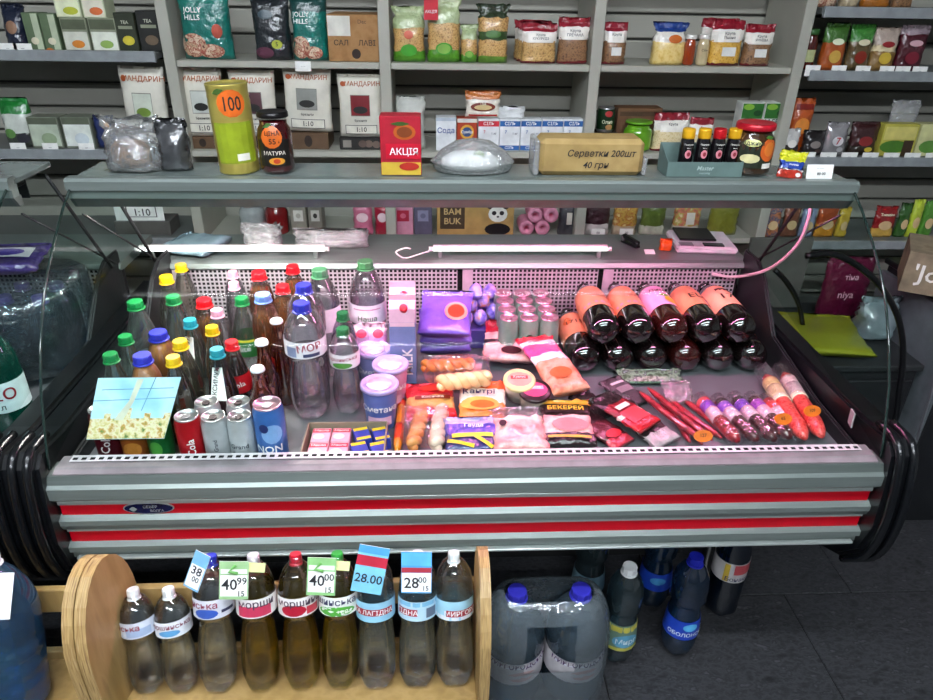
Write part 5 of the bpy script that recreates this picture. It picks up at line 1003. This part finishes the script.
for i, (a, b, m, t) in enumerate([((702, 401), (738, 441), REDM, 'red salami stick with orange and violet label, first of five'), ((719, 402), (757, 440), DARKM, 'dark salami stick with violet label, second of five'), ((736, 400), (775, 440), DARKM, 'dark salami stick with violet label, third of five'), ((752, 400), (790, 438), DARKM, 'dark salami stick with violet label, fourth of five'), ((766, 402), (803, 437), DARKM, 'dark salami stick with red label, fifth of five')]):
    sausage(t, a, b, .0160, m, [(.03, .12, ('#e8404a', '#2a1418', '#2a1418', '#3a1418', '#a8141c')[i]), (.12, .28, ('#8a3ac8', '#9a5ad8', '#8a4ad0', '#a84ac0', '#e83a3a')[i]), (.28, .5, '#f0c8d8')], group=SG, name='salami_stick', cat='salami', wrap=(-.08, .98))
REDS = MULTI('redsalami', ['#a81c1c', '#d83a34', '#e8605a', '#b82420', '#f09080'], 70, .35, 4, coat=.6, name='meat')
for i, (a, b, t) in enumerate([((766, 376), (805, 438), 'thick red salami with cream label, left one of two'), ((784, 374), (822, 436), 'thick red salami with cream label, right one of two')]):
    o_ = sausage(t, a, b, .0185, REDS, [(.12, .24, ('#f0d890', '#e0d0c8')[i]), (.24, .40, ('#f0dca8', '#d8c8c4')[i]), (.40, .46, '#f4e8c8')], zo=.006, group='thick red salamis', name='salami', cat='salami', wrap=(-.10, .45))
for t, px, py, zo, s, rz_ in (('orange oval price tag on the first salami stick', 703, 436, .05, '127', 0), ('orange oval price tag before the fifth salami stick', 783, 419, .06, '65', .05), ('orange oval price tag on the right thick salami', 812, 411, .062, '109', .1)):
    oval_tag(t, px, py, zo, s, rz=rz_)
p = ony(843, 425, 1.16)
hd_ = tag(link('tag_holder', boxdata(.036, .003, .034, CLEAR('#e8dfe2', gloss=.4, rough=.1, haze=.3, name='tag_plastic'), .001), None, (.905, 1.21, .76), (0, .2, 1.2)), 'small clear plastic tag holder by the right end glass', 'tag holder')
# ---------------------------------------------------------------- things on the rear ledge
LZ = .8966
p = onz(100, 245, LZ); pouch('paper_bag', 'light blue paper bag lying on the rear ledge at the left', (-.62, 1.93, LZ+.018), .16, .15, .03, [(1, C('#7f9aa4', .6, bump=.4, name='paper'))], rot=(-math.pi/2, 0, 1.3), cat='bag', crumple=.006)
pouch('film_heap', 'crumpled clear film heap on the rear ledge beside the blue bag', (-.50, 1.97, LZ+.001), .11, .07, .06, [(1, FILMW)], cat='film', crumple=.014, seal=.2)
pouch('film_heap', 'long crumpled clear film heap behind the left tube', (-.30, 1.98, LZ+.001), .22, .05, .06, [(1, FILMW)], cat='film', crumple=.012, seal=.2)
p = onz(705, 250, LZ)
sc_ = empty('shop_scale', (p.x, 1.985, LZ), 'white and black shop scale on the rear ledge', 'scale', rz=-.1)
link('base', boxdata(.18, .16, .022, C('#d8d4d8', .35, name='scale_plastic'), .006), sc_); link('platform', boxdata(.11, .11, .006, C('#1a1a1c', .3, name='scale_plate'), .002, .026), sc_, (-.02, .02, 0))
link('platform_neck', boxdata(.04, .04, .006, BLK, 0, .021), sc_, (-.02, .02, 0)); link('display', boxdata(.06, .025, .004, C('#20242a', .2, name='display'), .001, .022), sc_, (.02, -.06, 0)); link('keypad', boxdata(.04, .03, .003, C('#8a868c', .4, name='keys'), .001, .022), sc_, (-.06, -.06, 0))
p = onz(665, 250, LZ); pouch('fruit_bag', 'small bright orange lump on the rear ledge beside the scale', (p.x, p.y, LZ+.001), .035, .034, .03, [(1, C('#e8601c', .4, name='orange'))], cat='fruit', crumple=.006, seal=.2)
p = onz(630, 245, LZ); stp = empty('stapler', (p.x, p.y, LZ), 'small black stapler on the rear ledge', 'stapler', rz=.5); link('base', boxdata(.018, .07, .008, BLK, .002), stp); link('arm', boxdata(.016, .068, .012, BLK, .003), stp, (0, 0, .012), (.12, 0, 0)); link('hinge', boxdata(.017, .012, .018, ALUD, .002), stp, (0, .03, .006))
p = onz(655, 252, LZ); tagcard('small white slip on the rear ledge between stapler and orange lump', (p.x-.02, p.y-.02, LZ+.001), .03, .02, [], rot=(-1.2, 0, 0))
# ---------------------------------------------------------------- water bottles in the wooden rack
RB = 'water bottles in the wooden rack'
def hang_tag(o, c, w, h, lines, col, bands=(), rot=(0, 0, 0)):
    t = link('price_tag', boxdata(w, .0012, h, C('#f4f4f0', .5, name='card'), 0), o, c, rot); sf = flat(-.0006)
    decal(t, 'print', sf, 'rect', 0, h*.5, w, h, C(col, .5, name='print'), 0, .0003)
    for i, (z, hh, cc, ww) in enumerate(bands): decal(t, 'print', sf, 'rect', 0, z*h, ww*w, hh*h, C(cc, .5, name='print'), 0, .0005+.0002*i)
    for s, x, z, sz, cc in lines: text(t, sf, s, x*w, z*h, sz*h, C(cc, .6, name='ink'), maxw=w*.9, off=.0014)
    return t
MOR = [('water', 137, 683, .205, .0300, '#e4e6e6', '#f2f4f2', 'small water bottle with white cap beside the left end board', rband('#c9d0dc', ('нська', -.2, .18, .5, '#8a2a3a'), z0=.585, z1=.73, art=[('rect', .4, -.15, 1.4, .5, '#9aacc8')]), .83),
       ('water', 178, 686, .205, .0305, '#e4e6e6', '#f2f4f2', 'small water bottle with white cap, second from the left end board', rband('#dfe3e8', ('моршинська', .1, .22, .42, '#7a3a4a'), z0=.585, z1=.73, art=[('disc', .1, -.2, 1.2, .4, '#5a9ac8')]), .83),
       ('water', 218, 692, .268, .0346, '#2433b8', '#f2f4f2', 'large water bottle with blue cap and blue mountains on the label', rband('#d8dbe4', ('нська', -.2, .24, .5, '#8a2a4a'), z0=.585, z1=.72, art=[('disc', -.1, -.2, 1.2, .5, '#3a5ab0'), ('rect', 1.0, -.15, .7, .16, '#2a2f50')]), .80),
       ('water', 262, 690, .268, .0346, '#e0d6dc', '#d8c670', 'pale yellow water bottle with pink berry label and green price tag', rband('#e8e4e0', ('морши', .2, .25, .55, '#4a3a4a'), z0=.585, z1=.72, art=[('rect', .1, -.15, 1.7, .55, '#c83a5a')]), .80),
       ('water', 304, 690, .268, .0346, '#c0142c', '#d8c670', 'pale yellow water bottle with red cap and cherry label', rband('#e8e4e0', ('моршинс', .2, .25, .52, '#4a3a4a'), z0=.585, z1=.72, art=[('disc', -.1, -.15, 1.3, .6, '#b01c34'), ('rect', .9, -.2, .7, .4, '#c83a4a')]), .88),
       ('water', 343, 688, .268, .0346, '#2f9a3a', '#d2c45c', 'pale yellow water bottle with green apple label', rband('#e8ebe4', ('шинська', 0, .25, .52, '#3a3a5a'), ('+ся', .3, -.25, .35, '#f0f4e8'), z0=.585, z1=.72, art=[('disc', .0, -.25, 2.0, .5, '#4fa83a')]), .82),
       ('straight', 377, 683, .265, .0346, '#d8dcde', '#e8f0f4', 'light blue labelled water bottle with a tilted blue price tag', rband('#8ec4dc', ('КА ЛАГІДНА', -.1, .0, .34, '#f4f0f0'), z0=.54, z1=.68, art=[('rect', -.1, 0, 2.2, .34, '#a02a3a')]), .72),
       ('straight', 417, 682, .265, .0346, '#d8dcde', '#e8f0f4', 'light blue labelled water bottle with a straight white price tag', rband('#b4d4e4', ('ГІДНА', -.5, -.05, .36, '#f4f0f0'), z0=.54, z1=.68, art=[('rect', 0, .36, 2.6, .22, '#7ab8d8'), ('rect', -.5, -.05, 1.1, .36, '#a02a3a'), ('rect', .8, -.1, .6, .5, '#5a6a80')]), .72),
       ('straight', 456, 686, .263, .0346, '#dde2e2', '#eef2f2', 'light blue labelled water bottle with white cap by the right end board', rband('#9ccce0', ('МИРГОРО', .35, -.12, .36, '#f4f0f0'), z0=.54, z1=.68, art=[('rect', 0, -.38, 2.6, .22, '#d8e0ea'), ('rect', .4, -.12, 1.7, .34, '#a02a3a')]), .74)]
MIRG = [(.0, .012), (.5, .0), (.78, .004), (.93, .035), (1, .09), (1, .28), (.98, .36), (.90, .46), (.90, .50), (1, .53), (1, .69), (.99, .76), (.9, .84), (.66, .90), (.40, .935), (.33, .945), (.33, .965)]
rackb = []
for i, (sh_, px, py, h, r, cap, liq, lab, bd_, fill) in enumerate(MOR):
    p = onz(px, py, RKZ+.004); p.x += (.030, .014, .002, 0, -.002, -.003, .002, .001, -.002)[i]
    o_ = bottle('water_bottle', lab, (p.x, .855, RKZ+.0088), WATER if sh_ == 'water' else MIRG, r, h, cap, LIQ(liq, 1.33, .6, .0), fill, bd_, pet=PETR, group=RB, rot=(-LEAN, -.07 if i < 2 else 0, rnd.uniform(-.05, .05)), K=24, capr=.0108)
    rackb.append(o_)
def zt(i, f): return MOR[i][3]*f
hang_tag(rackb[2], (-.028, -.030, zt(2, .80)), .030, .070, [('38', 0, .5, .3, '#2a2a34'), ('00', .1, .28, .2, '#2a2a34')], '#7ab4dc', [(.35, .6, '#f2f4f6', .9)], (-.15, .35, -.3))
hang_tag(rackb[3], (-.030, -.036, zt(3, .735)), .050, .068, [('40', -.14, .38, .4, '#1c1c20'), ('99', .28, .48, .26, '#1c1c20'), ('15', .25, .15, .2, '#1c1c20')], '#9ac08a', [(.36, .56, '#f0f2ea', .92), (.74, .12, '#e8ece0', .9)], (-.12, .06, 0))
hang_tag(rackb[5], (-.026, -.036, zt(5, .745)), .050, .068, [('40', -.14, .38, .4, '#1c1c20'), ('00', .28, .48, .26, '#1c1c20'), ('15', .25, .15, .2, '#1c1c20')], '#8ac07a', [(.36, .56, '#f0f2ea', .92), (.74, .12, '#e8ece0', .9)], (-.12, .06, 0))
hang_tag(rackb[6], (-.014, -.036, zt(6, .765)), .054, .085, [('28.00', 0, .30, .30, '#1c1c28')], '#7ac0e0', [(.68, .22, '#b8203a', 1), (.92, .16, '#4a9ad0', 1)], (-.12, .22, 0))
hang_tag(rackb[7], (.0, -.037, zt(7, .755)), .054, .075, [('28', -.16, .24, .36, '#1c1c20'), ('00', .2, .32, .2, '#1c1c20'), ('15', .3, .12, .16, '#1c1c20')], '#4a9ad0', [(.26, .46, '#f0f2f4', .96), (.56, .12, '#a02a3a', .98), (.82, .3, '#5ab0dc', .96)], (-.12, 0, 0))
for i in (3, 5):
    link('neck_ribbon', tube([(-.010, -.016, zt(i, .945)), (-.026, -.030, zt(i, .955)), (-.034, -.036, zt(i, .93)), (-.020, -.034, zt(i, .91))], .003, C('#6fb05a', .5, name='ribbon'), 6), rackb[i]); link('neck_card', boxdata(.04, .0015, .016, C('#c9cf8a', .5, name='card'), 0), rackb[i], (.004, -.026, zt(i, .90)), (-.5, .1, 0))

# ---------------------------------------------------------------- big bottles
LQB = LIQ('#7fb8d8', 1.2, .2); PETB2 = CLEAR('#9cc4de', gloss=.2, rough=.05, haze=.12, hazecol='#5a8ab0', name='pet_blue')
def big(label, loc, r, h, cap, pet, liq, band=None, name='large_bottle'):
    return bottle(name, label, loc, BIG, r, h, cap, liq, .84, band, pet=pet, capr=.024, K=30, petal=False, group='large water bottles')
p = ony(8, 660, .83)
ob = big('very large ribbed blue water bottle in the left rack', (p.x-.03, .820, RKZ+.020), .072, .30, '#e8ecee', PETB2, '#8fc4e0'); ob.rotation_euler.x = -LEAN
hang_tag(ob, (.035, -.052, .20), .05, .075, [], '#eef0f0', (), (-.3, .1, .2))
HZ = CLEAR('#b4ccd8', gloss=.2, rough=.06, haze=.12, hazecol='#8aa4b4', name='pet_grey')
pc = [onz(518, 594, .335), onz(580, 590, .335)]
sep = .152; mx_ = (pc[0]+pc[1])/2
for i, s in enumerate((-1, 1)):
    o_ = big(('large water bottle with violet blue cap in film, the left one', 'large water bottle with violet blue cap in film, the right one')[i], (mx_.x+s*sep/2, mx_.y, .0172), .0735, .335, '#3432b0', HZ, '#a8c4d4',
             rband('#c4c0c4', ('МИРГОРОДСЬКА', 0, .40, .26, '#4a2a5a'), z0=.26, z1=.47, art=[('rect', 0, .40, 1.9, .2, '#d8d8e8'), ('disc', .1, -.1, 1.0, .5, '#c8a8a8')]))
    o_.rotation_euler.z = .1
# shrink film with a torn opening between the two bottles
V = []; Fc = []; nA, nZ = 56, 16; x0_, y0_, rr = mx_.x, mx_.y, .0815
def hull(a):
    c, s = math.cos(a), math.sin(a); return (math.copysign(sep/2, c)*min(1, abs(c)*6) if abs(c) > 1e-6 else 0)+rr*c, rr*s
keep = set()
for k in range(nZ+1):
    t = k/nZ
    for j in range(nA):
        a = 2*math.pi*j/nA; hx, hy = hull(a)
        if t < .68: f = 1; z = t/.68*.215
        else: u = (t-.68)/.32; f = 1-.58*u**1.5; z = .215+.107*math.sin(u*math.pi/2)
        px_ = hx*f if t < .68 else (math.copysign(1, hx)*sep/2*min(1, abs(hx)/.05)*(1-.05)+ (hx-math.copysign(1, hx)*sep/2*min(1, abs(hx)/.05))*f)
        V.append((x0_+px_+rnd.uniform(-.0012, .0012), y0_+hy*f+rnd.uniform(-.0012, .0012), .018+z))
for k in range(nZ):
    for j in range(nA):
        a = 2*math.pi*(j+.5)/nA; t = (k+.5)/nZ
        hx, hy = hull(a)
        if hy < 0 and (hx/.075)**2+((t-.62)/.20)**2 < 1: continue
        Fc.append((k*nA+j, k*nA+(j+1) % nA, (k+1)*nA+(j+1) % nA, (k+1)*nA+j))
FILM6 = CLEAR('#f2f6f8', gloss=.22, rough=.12, haze=.14, hazecol='#b8c8d0', crinkle=.8, name='shrink_film', scale=14)
tag(link('shrink_film', data('shrink_film', V, Fc, FILM6, None, True)), 'torn clear shrink film around the two large bottles', 'film')

# ---------------------------------------------------------------- bottles on the floor under the counter
FB = 'bottles standing on the floor under the counter'; PB = CLEAR('#6f9cc0', gloss=.25, rough=.03, haze=.06, hazecol='#4a7aa8', name='pet_deep_blue'); FZ = .0166
def FBt(label, px, py, h, r, cap, pet, liq, band, shape=WATER, fill=.8):
    p = onz(px, py, FZ); return bottle('water_bottle', label, (p.x, p.y+r, FZ), shape, r, h, cap, liq, fill, band, pet=pet, group=FB, rot=(0, 0, rnd.uniform(-.2, .2)), K=22)
GRB = CLEAR('#a8c4cc', gloss=.25, rough=.03, haze=.05, hazecol='#8aa8b0', name='pet_grey')
FBt('clear bottle with white cap and yellow green label on the floor', 619, 668, .325, .045, '#e4e6e6', GRB, '#b4ccd4', rband(C('#5f7a6a', .4, name='label_paper'), ('Мирг', 0, -.1, .5, '#d8e4ea'), z0=.20, z1=.46, art=[('rect', 0, .35, 2.6, .2, '#b8b04a'), ('disc', 0, -.1, 1.6, .5, '#5a9ab8'), ('rect', 0, -.42, 2.6, .12, '#b8b04a')]))
FBt('blue bottle with dark blue cap and blue label in front on the floor', 681, 661, .335, .046, '#1c24a0', PB, '#8ac0e0', rband('#1c3fae', ('ОБОЛОНСЬКА', 0, -.2, .36, '#e8f0f8'), z0=.24, z1=.42, art=[('disc', 0, .2, .9, .4, '#5ab0e0')]))
FBt('dark blue bottle standing behind the blue labelled one', 655, 612, .335, .046, '#1c2470', PB, '#5a90b8', rband('#1c3fae', z0=.24, z1=.42, art=[('disc', 0, .1, 1, .4, '#4a9ad0')]))
FBt('dark blue bottle behind the white capped one', 588, 615, .335, .046, '#1c2470', GRB, '#5a8098', rband('#6a8a98', z0=.24, z1=.42))
FBt('dark bottle with red and white label, rightmost on the floor', 725, 619, .335, .046, '#14203a', CLEAR('#3a5878', gloss=.25, rough=.03, haze=.05, hazecol='#2a4a70', name='pet_navy'), '#3a5a78', rband('#c4c0c0', ('Бонаква', 0, -.3, .42, '#2a2f50'), z0=.42, z1=.62, art=[('rect', .2, .2, 1.2, .5, '#b84a50'), ('rect', -.8, 0, .3, .9, '#c8a83a')]), shape=STRAIGHT)

# ---------------------------------------------------------------- left counter contents
tl = onz(18, 448, DZ)
bottle('drink_bottle', 'teal green bottle with white label in the left counter', (-.937, 1.33, DZ), STRAIGHT, .045, .26, '#14786a', '#1c9a84', .85, rband('#cfe4e6', ('АРІО', .1, .1, .8, '#8a1c2a'), ('1,5 л', .1, -.3, .4, '#3a4a4a'), z0=.25, z1=.52), pet=CLEAR('#4ac0a8', gloss=.2, rough=.03, haze=.1, hazecol='#1c9a84', name='pet_teal'))
bottle('drink_bottle', 'green bottle with light cap behind the teal one in the left counter', (-1.03, 1.43, DZ), SODA, .044, .27, '#c8d0d0', '#2f8a6a', .8, None, pet=CLEAR('#7ac8a8', gloss=.2, rough=.03, haze=.08, hazecol='#2f8a6a', name='pet_green'))
k = 0
for j in range(2):
    for i in range(3):
        bottle('drink_bottle', 'blue grey bottle in the film wrapped block of the left counter, %s' % ('front left', 'front middle', 'front right', 'rear left', 'rear middle', 'rear right')[k], (-1.150+i*.086, 1.62+j*.086, DZ), STRAIGHT, .041, .20, '#5a4a8a', '#5a8aa0', .8, None, group='film wrapped bottles in the left counter', pet=CLEAR('#9ac0d0', gloss=.2, rough=.04, haze=.15, hazecol='#5a7a90', name='pet_bluegrey')); k += 1
pouch('shrink_film', 'clear film around the bottle block in the left counter', (-1.064, 1.663, DZ+.001), .35, .245, .36, [(1, CLEAR('#dfe8ee', gloss=.25, rough=.15, haze=.08, hazecol='#8a94a0', crinkle=1, name='shrink_film', scale=16))], cat='film', crumple=.005, seal=.05, sag=.12)
pouch('candy_bag', 'violet printed bag lying on the wrapped bottles in the left counter', (-1.04, 1.60, DZ+.268), .17, .12, .03, [(1, '#3a2a6a')], rot=(-math.pi/2+.2, 0, .1), cat='bag', art=[('rect', 0, .5, .7, .4, '#c8c8d0'), ('disc', 0, .5, .5, .3, '#4a3a9a')])
pouch('sauce_pack', 'dark red sauce packs behind the left counter glass', (-1.01, 1.62, 1.2268), .07, .10, .04, [(1, '#6a1018')], cat='pack', art=[('rect', 0, .5, .8, .08, '#a83a3a'), ('rect', 0, .3, .8, .08, '#a83a3a')])

# ---------------------------------------------------------------- right of the counter
sd = empty('low_cabinet', (1.27, 2.02, 0), 'dark low cabinet standing right of the glass counter', 'cabinet'); SDM = C('#1e2022', .5, name='dark_board')
link('body', boxdata(.46, .46, .56, SDM, .004), sd); link('top_board', boxdata(.48, .48, .02, C('#2c2f30', .45, name='dark_board'), .003, .56), sd)
link('door', boxdata(.21, .012, .5, SDM, .003, .03), sd, (-.11, -.236, 0)); link('door', boxdata(.21, .012, .5, SDM, .003, .03), sd, (.11, -.236, 0))
pouch('green_bag', 'flat yellow green plastic bag lying on the dark cabinet', (1.22, 1.83, .600), .30, .24, .025, [(1, C('#8f9422', .35, coat=.4, bump=.5, scale=10, name='plastic_bag'))], rot=(-math.pi/2+.10, 0, -.15), cat='bag', crumple=.006, seal=.04)
pouch('tea_packet', 'dark magenta packet with pale lettering standing behind the green bag', (1.42, 2.14, .5806), .17, .22, .05, [(1, '#5a1030')], cat='packet', texts=[('тіна', 0, .70, .12, '#d8a8b8'), ('niya', -.05, .42, .16, '#d8a8b8')], seal=.05)
pouch('goods_bag', 'clear bag of pale goods beside the magenta packet', (1.455, 1.99, .5806), .125, .14, .11, [(1, C('#8a9ca0', .25, coat=.8, bump=.9, scale=14, name='cloudy_bag'))], cat='bag', crumple=.012, seal=.15, tuft=True)
box('grey_carton', 'plain grey board leaning behind the magenta packet', (1.20, 2.22, .5806), .22, .015, .26, '#5a5c56', cat='board')
# tall dark stand with the upturned carton
st_ = empty('side_stand', (1.70, 1.93, 0), 'black stand with a grey side carrying the cardboard carton', 'stand')
link('body', boxdata(.32, .40, .78, C('#15171a', .5, name='dark_board'), .004), st_); link('side_board', boxdata(.016, .40, .70, C('#5f666a', .45, name='grey_board'), .002, .06), st_, (-.17, 0, 0)); link('shelf', boxdata(.30, .02, .012, C('#3a3d40', .5, name='dark_board'), .001, .58), st_, (0, -.205, 0)); link('top_board', boxdata(.34, .42, .02, BLK, .003, .78), st_)
bxx = box('carton', 'brown cardboard carton with white upturned lettering at the right edge', (1.575, 1.86, .8006), .30, .20, .125, MULTI('kraft2', ['#6f6350', '#7d705a', '#8a7c64', '#766850'], 20, .8, 6, name='cardboard'), cat='carton', rot=(0, 0, -.55), texts=[("'Joan", -.20, .5, .55, '#e6e2da')])
TB = C('#0c0d0f', .3, name='rubber')
a1 = [ony(*q, 1.985) for q in ((775, 270), (788, 284), (799, 305), (804, 335), (801, 362))]
tag(link('bent_tube', tube([*curve(a1, 6), Vector((a1[-1].x-.005, 1.985, .592))] if a1[-1].z > .592 else curve([p if p.z > .592 else Vector((p.x, p.y, .592)) for p in a1], 6), .008, TB, 8)), 'short black bent tube behind the right end glass', 'tube')
a2 = [ony(*q, 1.74) for q in ((806, 256), (832, 254), (858, 266), (882, 288), (898, 318), (903, 352), (899, 392), (892, 430))]
a2.append(Vector((a2[-1].x-.02, 1.72, .004)))
tag(link('curved_tube', tube(curve(a2, 6), .009, TB, 8)), 'long black curved tube bending down to the floor at the right', 'tube')
lg = [onz(919, 432, .02), ony(940, 370, 1.75)]
tag(link('metal_rod', tube([Vector((1.45, 1.60, .004)), ony(919, 432, 1.62), ony(938, 372, 1.66), ony(955, 322, 1.70)], .004, C('#8a8c90', .3, .8, name='steel'), 6)), 'thin metal rod slanting beside the dark stand at the right edge', 'rod')
